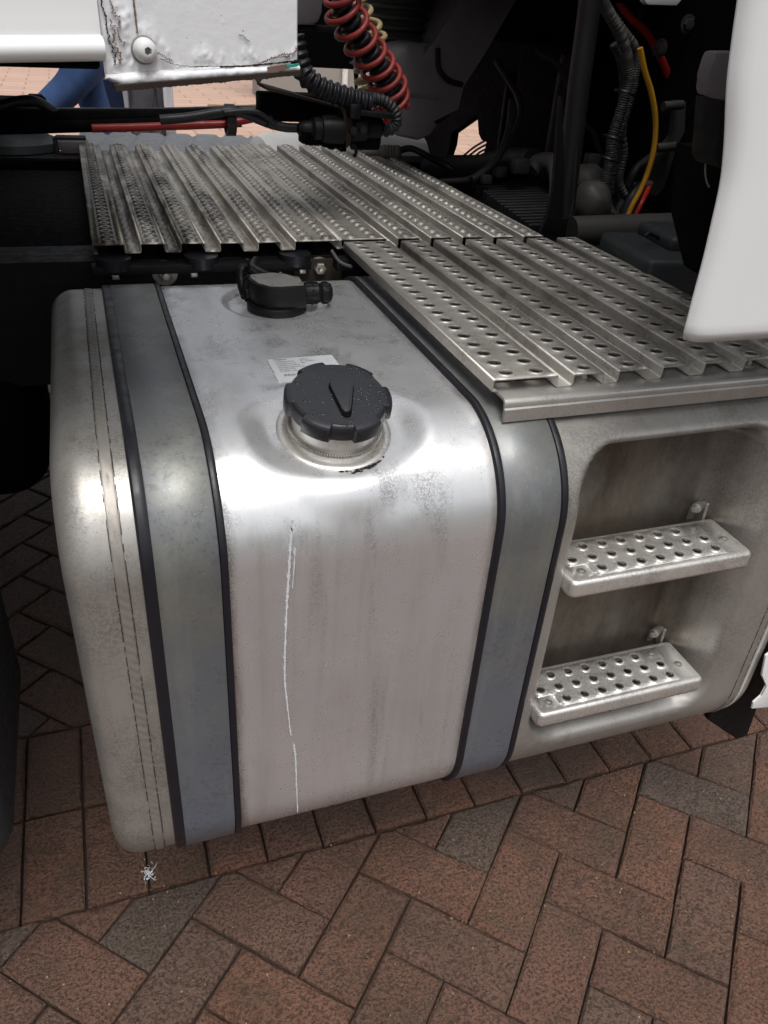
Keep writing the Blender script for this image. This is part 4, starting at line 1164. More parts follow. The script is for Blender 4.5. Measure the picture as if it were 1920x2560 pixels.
for a, b in ((1720, 60), (1650, 120), (1700, 520), (1745, 600)):
    bolt('bay_bolt', tuple(at(a, b, y=1.75)), (0, -1, 0), .012, .008, M['baygrey'], TR)
# fairing flap by the side panel, hatch plate above
fl = [(1790, 132), (1800, 129), (1842, 129), (1842, 250), (1808, 250), (1770, 238), (1766, 225), (1772, 190), (1782, 148)]
prism('fairing_flap', [at(a, b, y=.80) for a, b in fl], (0, .02, 0), M['greyplastic'], TR, .003)
prism('fairing_support', [at(a, b, y=.86) for a, b in ((1805, 250), (1845, 255), (1835, 430), (1800, 420), (1790, 400))], (0, .05, 0), M['dark'], TR, .003)
prism('fairing_post', [at(a, b, y=.95) for a, b in ((1780, 380), (1900, 380), (1880, 760), (1790, 700), (1760, 560))], (0, .08, 0), M['darker'], TR, .003)
tube('loose_wire', [at(a, b, y=.90) for a, b in ((1758, 360), (1764, 385), (1763, 430), (1767, 455), (1773, 468))], .0012, M['greyconn'], TR, 6)
prism('hatch_plate', [at(a, b, y=1.7) for a, b in ((1612, -30), (1612, 3), (1620, 12), (1692, 14), (1703, 2), (1704, -30))], (0, .02, 0), M['beige'] if False else M['whiteplastic'], TR, .002)
# far side fairing closing off the light from the other side, and roof over the bay
box('far_fairing', (1.06, 3.06, 2.05), (.62, .03, 1.9), M['darker'], TR, bev=.002)
# rear lamp housing dark panel seen beside the trailer corner
prism('spoiler_panel', [at(a, b, y=2.35) for a, b in ((735, -60), (808, -60), (806, 30), (798, 52), (785, 62), (735, 62))], (0, .05, 0), M['greyplastic'], TR, .006)
box('spoiler_rail', tuple((at(740, 72, y=2.4)+at(900, 72, y=2.4))/2), (.40, .04, .014), M['dark'], TR, bev=.002)
prism('deflector_edge', [at(a, b, y=2.3) for a, b in ((880, -60), (930, -60), (925, 60), (900, 130), (893, 240), (888, 160), (893, 60))], (0, .02, 0), M['darker'], TR)

# ================================================================= COUPLINGS between tractor and trailer
def coil(name, P, R, r, turns, mat, label, group, tail0=None, tail1=None, lean=.0, phase=0, seg=10):
    P = catmull([Vector(p) for p in P], 30)
    n = len(P); tot = turns*26; pts = []
    T = (P[-1]-P[0]).normalized(); A = T.cross(Vector((0, 1, 0))).normalized(); B = T.cross(A)
    tilt = Vector((0, 0, 0))
    for k in range(tot+1):
        t = k/tot*(n-1); i = min(int(t), n-2); c = P[i].lerp(P[i+1], t-i); a = 2*PI*turns*k/tot+phase
        v = A*math.cos(a)*R+B*math.sin(a)*R
        pts.append(c+v+T*lean*math.sin(a))
    if tail0: pts = tail0+pts
    if tail1: pts = pts+tail1
    bm = bmesh.new(); add_tube(bm, pts, r, seg, True, False)
    o = link(name, bm_mesh(bm), mat, None, sm=True); tag(o, label, 'hose', group); return o
axis = [(905, -120), (872, -30), (861, 14), (882, 55), (905, 95), (928, 130), (949, 160), (966, 190), (980, 217), (985, 245), (985, 275)]
axw = [at(a-8, b, y=1.62) for a, b in axis[1:]]
coil('red_coiled_hose', axw, .0325, .0052, 9, M['red'], 'red coiled air hose hanging beside the trailer corner', 'coiled hoses hanging behind the cab', lean=.012, phase=.6)
axb = [at(a+22, b-6, y=1.68) for a, b in axis[1:5]]+[at(a, b, y=1.68) for a, b in ((925, 110), (925, 150), (922, 185), (930, 215), (945, 235))]
coil('yellow_coiled_hose', axb, .0270, .0050, 9, M['beige'], 'dirty faded yellow coiled air hose behind the red one', 'coiled hoses hanging behind the cab', lean=.003, phase=2.)
coil('black_coiled_cable', [p+Vector((0, .0, 0)) for p in axw], .0150, .0072, 17, M['rubber'], 'black coiled electric cable running inside the red coiled hose', 'coiled hoses hanging behind the cab', phase=1.)
# thick ribbed conduit
cpts = [at(a, b, y=1.50) for a, b in ((735, 90), (748, 150), (765, 190), (800, 218), (842, 235), (885, 248), (925, 258))]
bm = bmesh.new(); add_tube(bm, cpts, .0165, 20, True, True, n=40, rf=lambda L, r: r*(1+.13*math.cos(L*2*PI/.0135)))
o = link('ribbed_conduit', bm_mesh(bm), M['rubber'], None, sm=True); tag(o, 'thick black ribbed conduit sagging from the trailer corner to the couplings', 'conduit')
# cable bundle bar
CB = empty('cable_bundle', (0, 1.6, 1.08)); ROOT[CB.name] = Vector((0, 1.6, 1.08))
tag(CB, 'thick black cable bundle crossing above the catwalk with red air line', 'cable')
def cpt(L, y): return [at(a, b, y=y) for a, b in L]
tube('cable_sleeve', cpt(((-160, 312), (-60, 308), (60, 303), (170, 301), (290, 300), (420, 299), (520, 296), (600, 292)), 1.60), .0175, M['darker'], CB, 16)
tube('cable_sleeve', cpt(((-160, 290), (-40, 286), (60, 284), (200, 284), (420, 283), (560, 279), (700, 278), (770, 282)), 1.62), .0095, M['rubber'], CB, 12)
tube('cable_sleeve', cpt(((-160, 322), (20, 320), (180, 316), (330, 312), (470, 306), (560, 300)), 1.58), .010, M['darker'], CB, 12)
tube('air_line', cpt(((230, 321), (340, 318), (470, 313), (560, 310), (600, 303), (660, 290), (720, 278), (745, 274)), 1.57), .0068, M['redhose'], CB, 12)
tube('yellow_air_line', cpt(((520, 268), (600, 270), (660, 266), (716, 262)), 1.66), .0050, M['yellow'], CB, 10)
tube('cable_arch', cpt(((-90, 320), (-30, 280), (15, 262), (55, 252), (90, 254), (118, 268), (150, 290)), 1.60), .0085, M['rubber'], CB, 12)
tube('plug_cable', cpt(((400, 300), (470, 294), (540, 282), (580, 278), (620, 288), (670, 308), (710, 318), (745, 320), (775, 322)), 1.53), .0080, M['rubber'], CB, 12)
tube('plug_cable', cpt(((560, 282), (600, 278), (640, 280), (668, 296), (690, 312)), 1.52), .0045, M['rubber'], CB, 10)
for a, b in ((575, 300),): lathe('cable_band', [(.022, -.008), (.026, -.008), (.026, .008), (.022, .008)], align(at(a, b, y=1.56), (1, 0, 0)), M['rubber'], CB, 24)
lathe('cable_band', [(.006, -.002), (.010, -.002), (.010, .002), (.006, .002)], align(at(673, 303, y=1.525), (1, 0, -.4)), M['blackplastic'], CB, 16)
# coupling bracket
CP = empty('coupling_bracket', (.42, 1.55, 1.05)); ROOT[CP.name] = Vector((.42, 1.55, 1.05))
tag(CP, 'rusty steel coupling bracket carrying black plugs above the catwalk', 'bracket')
prism('bracket_arm', cpt(((661, 214), (860, 270), (868, 277), (668, 226), (662, 221)), 1.52), (0, .07, 0), M['rust'], CP, .0006)
prism('bracket_plate', cpt(((852, 272), (872, 275), (884, 292), (878, 330), (878, 360), (860, 378), (848, 370), (846, 350), (858, 325), (862, 295)), 1.50), (0, .06, 0), M['rust'], CP, .001)
box('bracket_box', tuple(at(760, 268, y=1.58)), (.17, .05, .045), M['darker'], CP, bev=.004)
PLG = at(745, 322, y=1.515); PD = Vector((1, .02, -.02))
lathe('cable_plug', [(0, 0), (.009, 0), (.012, .004), (.015, .012), (.0155, .020), (.019, .025), (.0215, .027), (.022, .040), (.025, .042), (.0265, .056), (.026, .082), (0, .085)], align(PLG+Vector((.0, 0, .0)), PD), M['blackplastic'], CP, 32)
bm = bmesh.new(); rq = random.Random(5)
for k in range(14):
    a = rq.uniform(0, PI); p = PLG+Vector((.01+.0055*k, 0, -.012-.012*(k/14))) ; add_box(bm, p, (.012, .03, .014+.01*rq.random()), .002)
link('plug_grime', bm_mesh(bm), M['darker'], CP)
SO = at(880, 318, y=1.52)
lathe('socket_housing', [(0, 0), (.023, 0), (.0245, .005), (.0235, .024), (.020, .028), (.019, .052), (.015, .057), (0, .057)], align(SO, (1, 0, 0)), M['blackplastic'], CP, 28)
box('socket_lid', tuple(at(922, 282, y=1.50)), (.085, .04, .010), M['blackplastic'], CP, bev=.003, rot=Matrix.Rotation(.08, 3, 'Y'))
box('lid_hinge', tuple(at(880, 275, y=1.50)), (.022, .05, .024), M['blackplastic'], CP, bev=.005)
for a, b in ((882, 328), (907, 327)): lathe('socket_screw', [(0, 0), (.0075, 0), (.0075, .004), (.006, .006), (0, .006)], align(at(a, b, y=1.478), (0, -1, .3)), M['blackplastic'], CP, 16)
tube('bracket_hook', cpt(((878, 362), (886, 366), (890, 376), (888, 388), (883, 388)), 1.50), .0034, M['dark'], CP, 8)
# small grey ribbed hose and red ends
tb = tube('ribbed_hose', cpt(((925, 246), (955, 252), (978, 268), (990, 290), (988, 312), (970, 326), (952, 322)), 1.52), .0105, M['guardplastic'], None, 16, n=20, rf=lambda L, r: r*(1+.12*math.cos(L*2*PI/.0075)))
tag(tb, 'short dark grey ribbed hose curling down into the black socket', 'hose')
tube('hose_end', cpt(((948, 262), (962, 280), (966, 300), (962, 316)), 1.55), .0062, M['redhose'], CP, 10)
lathe('blank_plug', [(0, 0), (.02, 0), (.02, .05), (0, .05)], align(at(880, 345, y=1.53), (1, 0, 0)), M['darker'], CP, 20)
# grey plug lying on the catwalk
GP = empty('grey_plug', (.56, 2.0, .965)); ROOT[GP.name] = Vector((.56, 2.0, .965))
tag(GP, 'grey ribbed electrical plug lying on the far edge of the catwalk', 'plug')
gp = at(955, 378, z=.970); A = align(gp, (1, -.25, 0))
bm = bmesh.new(); add_lathe(bm, [(0, -.045), (.012, -.045), (.013, -.005), (.0155, 0)]+[(.0155+.0022*(k % 2), .004*k+.002) for k in range(10)]+[(.0165, .046), (.010, .052), (0, .052)], A, 24)
link('plug_body', bm_mesh(bm), M['greyconn'], GP, autosm=50)
tube('plug_tail', [gp+Vector((.045, -.01, .004)), gp+Vector((.075, -.03, .012)), gp+Vector((.11, -.09, -.002)), gp+Vector((.15, -.13, -.02)), gp+Vector((.18, -.12, -.06))], .0085, M['rubber'], GP, 10)

# ================================================================= TRAILER
TA = math.radians(11)
TU = Vector((math.cos(TA), math.sin(TA), 0)); TN = Vector((math.sin(TA), -math.cos(TA), 0))   # length direction, outward normal
_q = at(745, 180, y=.74); TP = Vector((_q.x, _q.y, 0))
OU = Vector((.66352, .74816, 0)); OP = Vector((.23348, .95, 0))
def onplane(p):
    d = p-CAM; t = (TP-CAM).dot(TN)/d.dot(TN); return CAM+d*t
TL = empty('semi_trailer', (TP-TU*1.2-TN*1.2)); ROOT[TL.name] = Vector(TL.location)
tag(TL, 'white semi trailer with rust blistered lower front corner at the upper left', 'trailer')
def tp(s, d, z): return onplane(OP+OU*s+Vector((0, 0, z)))+TN*(d*.8)
def tq(s, d, z): return TP+TU*s+TN*d+Vector((0, 0, z))
# corner plate with blistered paint, crack, bent lower lip
bm = bmesh.new(); NS, NZ = 150, 130; g = []
s0, s1, z0, z1 = -.3130, 0.0, 1.2495, 1.44
bl = [(-.292, 1.292, .012, .0030), (-.283, 1.281, .009, .0032), (-.287, 1.272, .010, .0022), (-.277, 1.288, .006, .0022), (-.255, 1.278, .007, .0026), (-.249, 1.272, .005, .0022), (-.238, 1.268, .004, .002),
      (-.190, 1.2575, .008, .0028), (-.176, 1.2600, .007, .0030), (-.168, 1.256, .006, .0024), (-.150, 1.2578, .005, .0016), (-.110, 1.2590, .006, .0020), (-.098, 1.2585, .005, .0020), (-.233, 1.262, .005, .0022), (-.012, 1.258, .004, .0022), (-.004, 1.264, .003, .0020), (-.024, 1.255, .006, .0016), (-.145, 1.284, .0015, .0010)]
for i in range(NS+1):
    row = []
    for j in range(NZ+1):
        s = lerp(s0, s1, i/NS); z = z0+(z1-z0)*(j/NZ)**1.8
        d = 0
        for (bs, bz, br_, bh) in bl:
            q = ((s-bs)**2+((z-bz)*1.0)**2)/(br_*br_)
            if q < 4: d += bh*.48*math.exp(-q*1.3)*(1+.5*noise.noise(Vector((s*260, z*260, 0))))
        left = 1-sst(-.275, -.235, s)
        low_ = 1-sst(1.250, 1.262, z)
        nz_ = noise.noise(Vector((s*75, z*60, 3)))+.5*noise.noise(Vector((s*190, z*170, 3)))
        d += max(0, nz_)*.0026*left*(1-sst(1.28, 1.31, z)*.5)+max(0, nz_)*.0016*low_
        e = min(s-s0, s1-s)
        d -= .0022*(1-sst(0, .003, e))
        row.append(bm.verts.new(tp(s, d, z)))
    g.append(row)
for i in range(NS):
    for j in range(NZ): bm.faces.new((g[i][j], g[i+1][j], g[i+1][j+1], g[i][j+1]))
me = bm_mesh(bm); o = link('corner_plate', me, M['white'], TL, sm=True)
# lower lip (curls under), slightly separated by the crack
bm = bmesh.new(); g = []; NS = 120
for i in range(NS+1):
    s = lerp(-.314, 0.0, i/NS); row = []
    rise = lerp(0, .0015, i/NS); t0 = sst(-.314, -.290, s)
    gap = .0020*sst(-.17, -.05, s)+.0004
    jag = .0016*noise.noise(Vector((s*90, 0, 0)))+.0010*noise.noise(Vector((s*240, 2, 0)))
    zt_ = 1.2500-gap
    zb_ = 1.2392+.0016*(1-t0)*4+jag
    for k in range(9):
        t = k/8; z = lerp(zt_, zb_, t); d = .0010+.0045*math.sin(PI*t*.95)+.0007*noise.noise(Vector((s*120, z*160, 9)))
        if t == 1: d -= .010
        row.append(bm.verts.new(tp(s, d, z)))
    g.append(row)
for i in range(NS):
    for k in range(8): bm.faces.new((g[i][k], g[i+1][k], g[i+1][k+1], g[i][k+1]))
o = link('corner_lip', bm_mesh(bm), M['white'], TL, autosm=60); md = o.modifiers.new('t', 'SOLIDIFY'); md.thickness = .0015
# rusty torn underside of the lip
bm = bmesh.new(); up_ = []; dn = []
for i in range(101):
    s = lerp(-.305, -.002, i/100); j_ = .0018*abs(noise.noise(Vector((s*130, 5, 0))))+.0022*max(0, noise.noise(Vector((s*60, 8, 0))))*(1 if s > -.24 else .3)
    if abs(s+.088) < .006: j_ += .005*(1-abs(s+.088)/.006)
    up_.append(bm.verts.new(tp(s, .0012, 1.2428))); dn.append(bm.verts.new(tp(s, .0005, 1.2388-j_)))
for i in range(100): bm.faces.new((up_[i], up_[i+1], dn[i+1], dn[i]))
o = link('rusty_edge', bm_mesh(bm), M['rust'], TL); md = o.modifiers.new('t', 'SOLIDIFY'); md.thickness = .006
# crack line and ragged seam beside the plate
def ragged(name, pts, w, mat, d=.0012, amp=.0012):
    bm = bmesh.new(); P = catmull([tp(s, d, z) for s, z in pts], 12); L = []; R_ = []
    for i, p in enumerate(P):
        T = (P[min(i+1, len(P)-1)]-P[max(0, i-1)]).normalized(); B = T.cross(TN)
        ww = w*(.35+1.2*abs(noise.noise(Vector((i*.6, w*1e4, 0)))))
        off = B*noise.noise(Vector((i*.45, 3, w*1e4)))*amp
        L.append(bm.verts.new(p+off+B*ww)); R_.append(bm.verts.new(p+off-B*ww))
    for i in range(len(P)-1): bm.faces.new((L[i], R_[i], R_[i+1], L[i+1]))
    o = link(name, bm_mesh(bm), mat, TL); md = o.modifiers.new('t', 'SOLIDIFY'); md.thickness = .0006; return o
ragged('paint_crack', [(-.245, 1.2585), (-.225, 1.2535), (-.20, 1.2512), (-.16, 1.2500), (-.13, 1.2492)], .0004, M['crack'], .0032, .001)
ragged('paint_crack', [(-.155, 1.2495), (-.11, 1.2488), (-.06, 1.2493), (-.02, 1.2500), (.0, 1.2508)], .0010, M['crack'], .0018, .0003)
ragged('rust_bloom', [(-.086, 1.2500), (-.070, 1.2520), (-.055, 1.2545), (-.035, 1.2548), (-.020, 1.2545)], .0007, M['brownpaint'], .0022, .0012)
ragged('weld_joint', [(-.272, 1.44), (-.2715, 1.35), (-.271, 1.30), (-.270, 1.276)], .0012, M['brownpaint'], .0008, .0002)
ragged('seam_crack', [(-.309, 1.44), (-.309, 1.34), (-.309, 1.30), (-.306, 1.285), (-.305, 1.272), (-.300, 1.262), (-.302, 1.255)], .0008, M['crack'], .0020, .003)
ragged('paint_flake', [(-.300, 1.300), (-.297, 1.290), (-.291, 1.285), (-.294, 1.276), (-.288, 1.268)], .0007, M['brownpaint'], .0030, .003)
ragged('paint_flake', [(-.302, 1.285), (-.298, 1.278), (-.300, 1.270), (-.294, 1.262), (-.296, 1.256)], .0010, M['brownpaint'], .0030, .003)
ragged('paint_flake', [(-.250, 1.262), (-.243, 1.2615), (-.235, 1.258), (-.226, 1.2555)], .0005, M['brownpaint'], .0030, .002)
ragged('paint_flake', [(-.120, 1.2745), (-.112, 1.2735), (-.106, 1.2705), (-.100, 1.2690)], .0003, M['crack'], .0012, .001)
ragged('rust_bloom', [(-.045, 1.2560), (-.034, 1.2570), (-.024, 1.2566), (-.012, 1.2580), (-.004, 1.262)], .0007, M['brownpaint'], .0022, .002)
def patch(name, pts, mat, d):
    bm = bmesh.new(); f = bm.faces.new([bm.verts.new(tp(s, d, z)) for s, z in pts]); o = link(name, bm_mesh(bm), mat, TL); md = o.modifiers.new('t', 'SOLIDIFY'); md.thickness = .0008
patch('bare_patch', [(-.072, 1.2470), (-.030, 1.2485), (-.026, 1.2450), (-.045, 1.2425), (-.072, 1.2405), (-.070, 1.244)], M['brownpaint'], .0072)
patch('teal_patch', [(-.033, 1.2480), (-.020, 1.2478), (-.006, 1.2488), (-.003, 1.2470), (-.010, 1.2455), (-.022, 1.2452), (-.028, 1.2440), (-.033, 1.2465)], M['teal'], .0078)
# domed hex-socket bolt
BC = at(357, 124, y=.5); sB, zB = -.2635, 1.2645
A = align(tp(sB, .0005, zB), TN)
R0 = .0086
bm = bmesh.new()
add_lathe(bm, [(R0, 0), (R0, .003), (R0*.96, .006), (R0*.84, .009), (R0*.62, .0112), (R0*.40, .0118)], A, 40)
hexr = R0*.34; ring = []; 
for k in range(6):
    a = 2*PI*k/6+.5; ring.append(A @ Vector((hexr*math.cos(a), hexr*math.sin(a), .0119)))
v6 = [bm.verts.new(p) for p in ring]; b6 = [bm.verts.new(p-TN*.008) for p in ring]
for k in range(6): bm.faces.new((v6[k], v6[(k+1) % 6], b6[(k+1) % 6], b6[k]))
bm.faces.new(b6)
circ = [v for v in bm.verts if abs(((A.inverted() @ v.co).xy).length-R0*.40) < 1e-5 and abs((A.inverted() @ v.co).z-.0118) < 1e-5]
circ.sort(key=lambda v: math.atan2((A.inverted() @ v.co).y, (A.inverted() @ v.co).x))
es = []
for L in (circ, v6):
    for i in range(len(L)):
        e = bm.edges.get((L[i], L[(i+1) % len(L)])) or bm.edges.new((L[i], L[(i+1) % len(L)])); es.append(e)
bmesh.ops.triangle_fill(bm, use_beauty=True, edges=es)
link('socket_bolt', bm_mesh(bm), M['whiteplastic'], TL, autosm=35)
lathe('bolt_washer', [(R0*1.0, 0), (R0*1.14, .0004), (R0*1.10, .0012), (R0*.98, .0014)], A, M['greyconn'], TL, 40)
# panel to the left with rolled bottom edge
bm = bmesh.new(); sec = []
for k in range(13):
    a = PI*k/12; sec.append((.0015+.011*math.sin(a), 1.2665+.0085*math.cos(a)-.0))
e_ = tp(-.3135, 0, 1.262); sE = (e_-TP).dot(TU); zc_ = tp(-.312, 0, 1.2665).z; dz_ = abs(tp(-.312, 0, 1.275).z-zc_)
sec = [(.0012, 3.9), (.0012, zc_+.10), (.0012, zc_+dz_+.010), (.002, zc_+dz_+.003)]+[(.0015+.010*math.sin(PI*k/12), zc_+dz_*math.cos(PI*k/12)) for k in range(13)]+[(-.02, zc_-dz_)]
L0, L1 = -7.5, sE
tl_ = math.tan(math.radians(2.6))
def zt2(s, z): return z+max(s-sE, -.25)*tl_*(1 if z < 2 else 0)
A_ = [bm.verts.new(tq(L0, d, zt2(L0, z))) for d, z in sec]; Bm_ = [bm.verts.new(tq(L1-.25, d, zt2(L1-.25, z))) for d, z in sec]; B_ = [bm.verts.new(tq(L1, d, zt2(L1, z))) for d, z in sec]
for k in range(len(sec)-1): bm.faces.new((A_[k], Bm_[k], Bm_[k+1], A_[k+1])); bm.faces.new((Bm_[k], B_[k], B_[k+1], Bm_[k+1]))
link('side_panel', bm_mesh(bm), M['side'], TL, autosm=60)
bm = bmesh.new()
TC = TP-TU*3.75-TN*1.25
Rz = Matrix(((TU.x, -TN.x, 0), (TU.y, -TN.y, 0), (0, 0, 1)))
add_box(bm, TC+Vector((0, 0, 2.65)), (7.49, 2.48, 2.50), .004, Rz)
link('box_body', bm_mesh(bm), M['sidewhite'], TL)
bm = bmesh.new(); add_box(bm, TC+Vector((0, 0, 1.34)), (7.47, 2.40, .10), .004, Rz)
add_box(bm, TP+TU*(sE-3.6)-TN*.030+Vector((0, 0, zc_-.004)), (7.2, .04, .022), .002, Rz)
link('underside', bm_mesh(bm), M['darker'], TL)

# ================================================================= FAR WALL
BW = empty('building', (7.2, 12.9, 0)); ROOT[BW.name] = Vector((7.2, 12.9, 0))
tag(BW, 'pale grey panelled building wall far behind the hoses', 'building')
for k in range(12):
    x0 = 2.57+k*.78
    box('wall_panel', (x0+.388, 12.84, 1.9), (.772, .20, 3.8), M['wall'], BW, bev=.008)
tube('downpipe', [(3.83, 12.70, 0.02), (3.83, 12.70, 3.8)], .045, M['whiteplastic'], BW, 16, spline=False)
box('wall_core', (7.25, 13.2, 1.85), (9.3, .5, 3.7), M['wall'], BW)

# ================================================================= PEOPLE
def skin_mesh(name, joints, edges, mat, parent, sub=2):
    me = bpy.data.meshes.new(name); names = list(joints)
    me.from_pydata([joints[k][0] for k in names], [(names.index(a), names.index(b)) for a, b in edges], [])
    o = bpy.data.objects.new(name, me); col.objects.link(o); me.materials.append(mat)
    o.modifiers.new('skin', 'SKIN')
    sv = me.skin_vertices[0].data
    for i, k in enumerate(names):
        r = joints[k][1]; sv[i].radius = r if isinstance(r, tuple) else (r, r)
        sv[i].use_root = (i == 0)
    md = o.modifiers.new('sub', 'SUBSURF'); md.levels = md.render_levels = sub
    for f in o.modifiers: f.show_render = True
    o.modifiers['skin'].use_smooth_shade = True
    if parent:
        o.parent = parent; o.matrix_parent_inverse = Matrix.Translation(-ROOT[parent.name])
    return o
def person(loc, label, kl, kr, fl, fr, trousers, top, coat=False, h=1.75, face=-1, lw=1.0):
    """loc: hip centre above ground; k*, f*: knee and ankle offsets (x,y,z); face -1 walks towards -x"""
    x, y = loc; hip = .94; f = face
    root = empty('person', (x, y, 0)); ROOT[root.name] = Vector((x, y, 0)); tag(root, label, 'person', None)
    P = lambda a, b, c: Vector((x+a, y+b, c))
    J = {'pelvis': (P(0, 0, hip+.06), .13), 'chest': (P(0.02*f, 0, 1.28), (.14, .11)), 'neck0': (P(.03*f, 0, 1.46), .07), 'neck': (P(.04*f, 0, 1.53), .052), 'head': (P(.055*f, 0, 1.64), .088), 'crown': (P(.05*f, 0, 1.71), .075)}
    E_ = [('pelvis', 'chest'), ('chest', 'neck0'), ('neck0', 'neck'), ('neck', 'head'), ('head', 'crown')]
    for s, nm in ((-1, 'a'), (1, 'b')):
        sw = .16*s*f
        J['sh'+nm] = (P(.02*f, .18*s, 1.42), .055); J['el'+nm] = (P(.02*f-sw*.6, .22*s, 1.14), .040); J['wr'+nm] = (P(.02*f-sw*.3+.24*f, .20*s, 1.20), .028); J['pa'+nm] = (P(.02*f-sw*.3+.31*f, .19*s, 1.22), (.018, .036))
        E_ += [('neck0', 'sh'+nm), ('sh'+nm, 'el'+nm), ('el'+nm, 'wr'+nm), ('wr'+nm, 'pa'+nm)]
        for q in range(5):
            dx = (-.030+.015*q)
            a = 'f%d%s' % (q, nm); J[a] = (P(.02*f-sw*.3+(.352+.010*(2-abs(q-2)))*f, .19*s, 1.22+dx), .009); J[a+'t'] = (P(.02*f-sw*.3+(.385+.012*(2-abs(q-2)))*f, .175*s, 1.205+dx*1.1), .007)
            E_ += [('pa'+nm, a), (a, a+'t')]
        J['nose'] = (P(.155*f, 0, 1.635), .016)
    E_.append(('head', 'nose'))
    skin_mesh('body', J, E_, M['skin'], root)
    H = {'a': (P(-.02*f, 0, 1.69), .10), 'b': (P(.03*f, 0, 1.745), .085)}
    skin_mesh('hair', H, [('a', 'b')], M['hair'], root)
    for s in (-1, 1):
        bm = bmesh.new(); r = bmesh.ops.create_uvsphere(bm, u_segments=10, v_segments=6, radius=.011)
        for v in r['verts']: v.co += P(.143*f, .033*s, 1.665)
        link('eye', bm_mesh(bm), M['ink'], root, sm=True)
    T_ = {'p': (P(0, 0, hip+.03), (.165*lw, .13*lw)), 'w': (P(0, 0, hip+.14), (.16*lw, .12*lw))}
    ET = [('p', 'w')]
    for s, nm, k, fo in ((-1, 'l', kl, fl), (1, 'r', kr, fr)):
        hpx = P(0, .09*s, hip-.06)
        T_['h'+nm] = (hpx, .105*lw); T_['m'+nm] = (hpx.lerp(P(*k), .5), .088*lw); T_['k'+nm] = (P(*k), .070*lw); T_['c'+nm] = (P(*k).lerp(P(*fo), .45), .066*lw); T_['a'+nm] = (P(*fo), .060*lw)
        ET += [('p', 'h'+nm), ('h'+nm, 'm'+nm), ('m'+nm, 'k'+nm), ('k'+nm, 'c'+nm), ('c'+nm, 'a'+nm)]
        ft = P(*fo); tz = max(.03, ft.z-.06)
        skin_mesh('shoe', {'a': (ft+Vector((.03*-f, 0, -.045)), .042), 'b': (Vector((ft.x+.10*f, ft.y, tz)), .038), 'c': (Vector((ft.x+.17*f, ft.y, tz-.004)), .028)}, [('a', 'b'), ('b', 'c')], M['shoe'], root, 1)
    skin_mesh('trousers', T_, ET, trousers, root)
    JK = {'w': (P(0, 0, hip+.02), (.18, .145)), 'm': (P(0, 0, 1.12), (.17, .13)), 'c': (P(.02*f, 0, 1.32), (.19, .135)), 's': (P(.02*f, 0, 1.44), (.12, .10))}
    EJ = [('w', 'm'), ('m', 'c'), ('c', 's')]
    for s, nm in ((-1, 'a'), (1, 'b')):
        sw = .16*s*f
        JK['sh'+nm] = (P(.02*f, .18*s, 1.42), .072); JK['el'+nm] = (P(.02*f-sw*.6, .22*s, 1.14), .054); JK['wr'+nm] = (P(.02*f-sw*.3+.20*f, .205*s, 1.19), .040)
        EJ += [('c', 'sh'+nm), ('sh'+nm, 'el'+nm), ('el'+nm, 'wr'+nm)]
    skin_mesh('jacket', JK, EJ, top, root)
    if coat:
        V = []; F = []
        for k, (z, rx, ry) in enumerate(((.99, .17, .13), (.8, .165, .13), (.6, .165, .13), (.42, .17, .13))):
            for i in range(33):
                a = math.radians(-62+(124+180)*i/32)   # open at the front (towards the camera)
                a = math.radians(-52)+math.radians(284)*i/32
                w = 1+.05*math.sin(a*7+k)
                V.append((x+rx*math.cos(a)*w, y+.10+ry*math.sin(a)*w, z))
        for k in range(3):
            for i in range(32): F.append((k*33+i, k*33+i+1, (k+1)*33+i+1, (k+1)*33+i))
        o = link('coat_skirt', mesh_from('coat', V, F), M['whitecloth'], root, sm=True); md = o.modifiers.new('t', 'SOLIDIFY'); md.thickness = .008
    return root
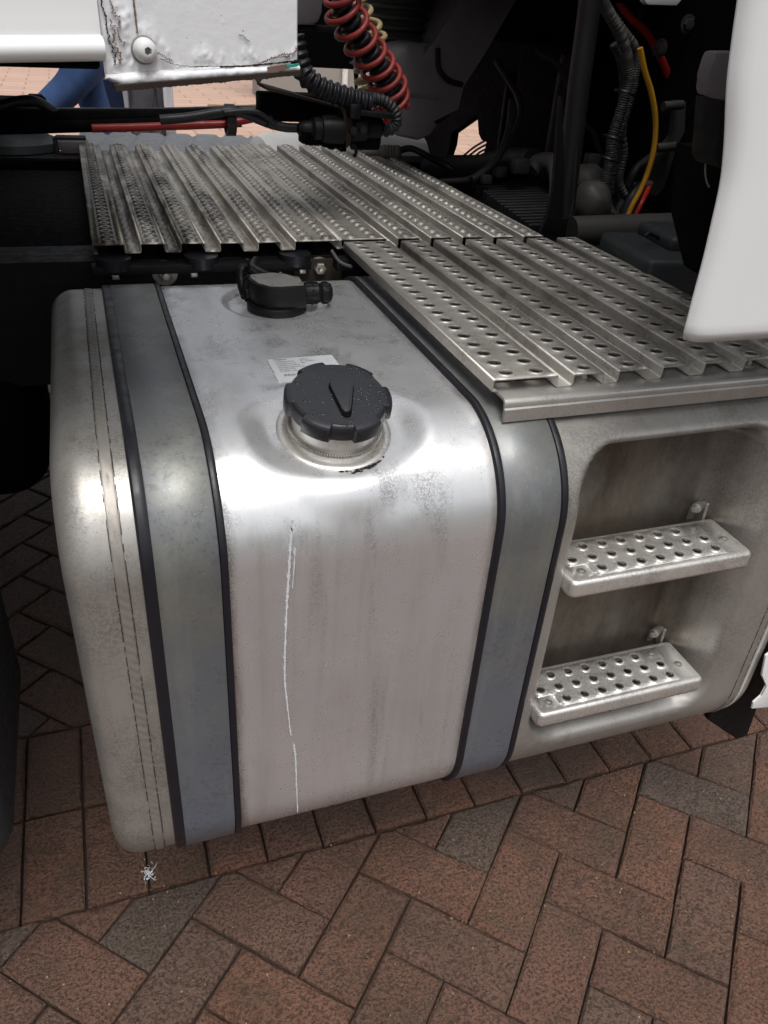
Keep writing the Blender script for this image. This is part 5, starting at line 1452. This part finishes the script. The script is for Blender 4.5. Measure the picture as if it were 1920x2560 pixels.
person((.07, 5.0), 'person in blue jeans striding left past the truck, legs wide apart', (-.29, -.09, .66), (.10, .09, .50), (-.40, -.09, .22), (.26, .09, .17), M['denim'], M['jacket'], lw=.95)
person((.21, 5.75), 'person in dark jeans walking behind the one in blue jeans', (.06, -.09, .52), (.03, .09, .50), (-.10, -.09, .12), (.16, .09, .15), M['denim_dark'], M['denim_dark'], lw=.9)
person((.42, 5.6), 'person in grey trousers and open white coat, right of the jeans wearer', (-.048, -.05, .50), (.05, .05, .50), (-.05, -.05, .10), (.052, .05, .10), M['greycloth'], M['whitecloth'], coat=True, lw=.72)

# ================================================================= small things on the paving
bm = bmesh.new(); rq = random.Random(11)
c = at(372, 2185, z=.002)
for k in range(90):
    a = rq.uniform(0, 2*PI); r = abs(rq.gauss(0, .011)); p = c+Vector((r*math.cos(a)*.5, r*math.sin(a)*1.1+.002, rq.uniform(.0, .003)))
    s = rq.uniform(.0005, .0017); rs = bmesh.ops.create_icosphere(bm, subdivisions=1, radius=s)
    for v in rs['verts']: v.co = p+Vector((v.co.x*rq.uniform(.7, 1.3), v.co.y*rq.uniform(.8, 1.6), v.co.z*.45))
for a0 in (.5, .62, 1.6, 2.4, -1.2):
    L = rq.uniform(.012, .026); add_tube(bm, [c, c+Vector((math.cos(a0)*L*.6, math.sin(a0)*L*.6, .003)), c+Vector((math.cos(a0+.2)*L, math.sin(a0+.2)*L, .001))], .0007, 5)
o = link('fluff_scrap', bm_mesh(bm), M['drip']); tag(o, 'small white fluffy scrap stuck on the paver joint below the tank', 'litter')
# grit lying in the joints
bm = bmesh.new()
for k in range(380):
    x = random.uniform(-.35, 1.5); y = random.uniform(.25, .86); s = random.choice([.0006, .0008, .0010, .0014])
    rs = bmesh.ops.create_cube(bm, size=s*1.6)
    for v in rs['verts']: v.co = v.co+Vector((x+random.uniform(-.2, .2)*s, y, .0008))
o = link('grit', bm_mesh(bm), M['beige']); o['kind'] = 'stuff'; o['label'] = 'scattered pale grit on the pavers'; o['category'] = 'grit'
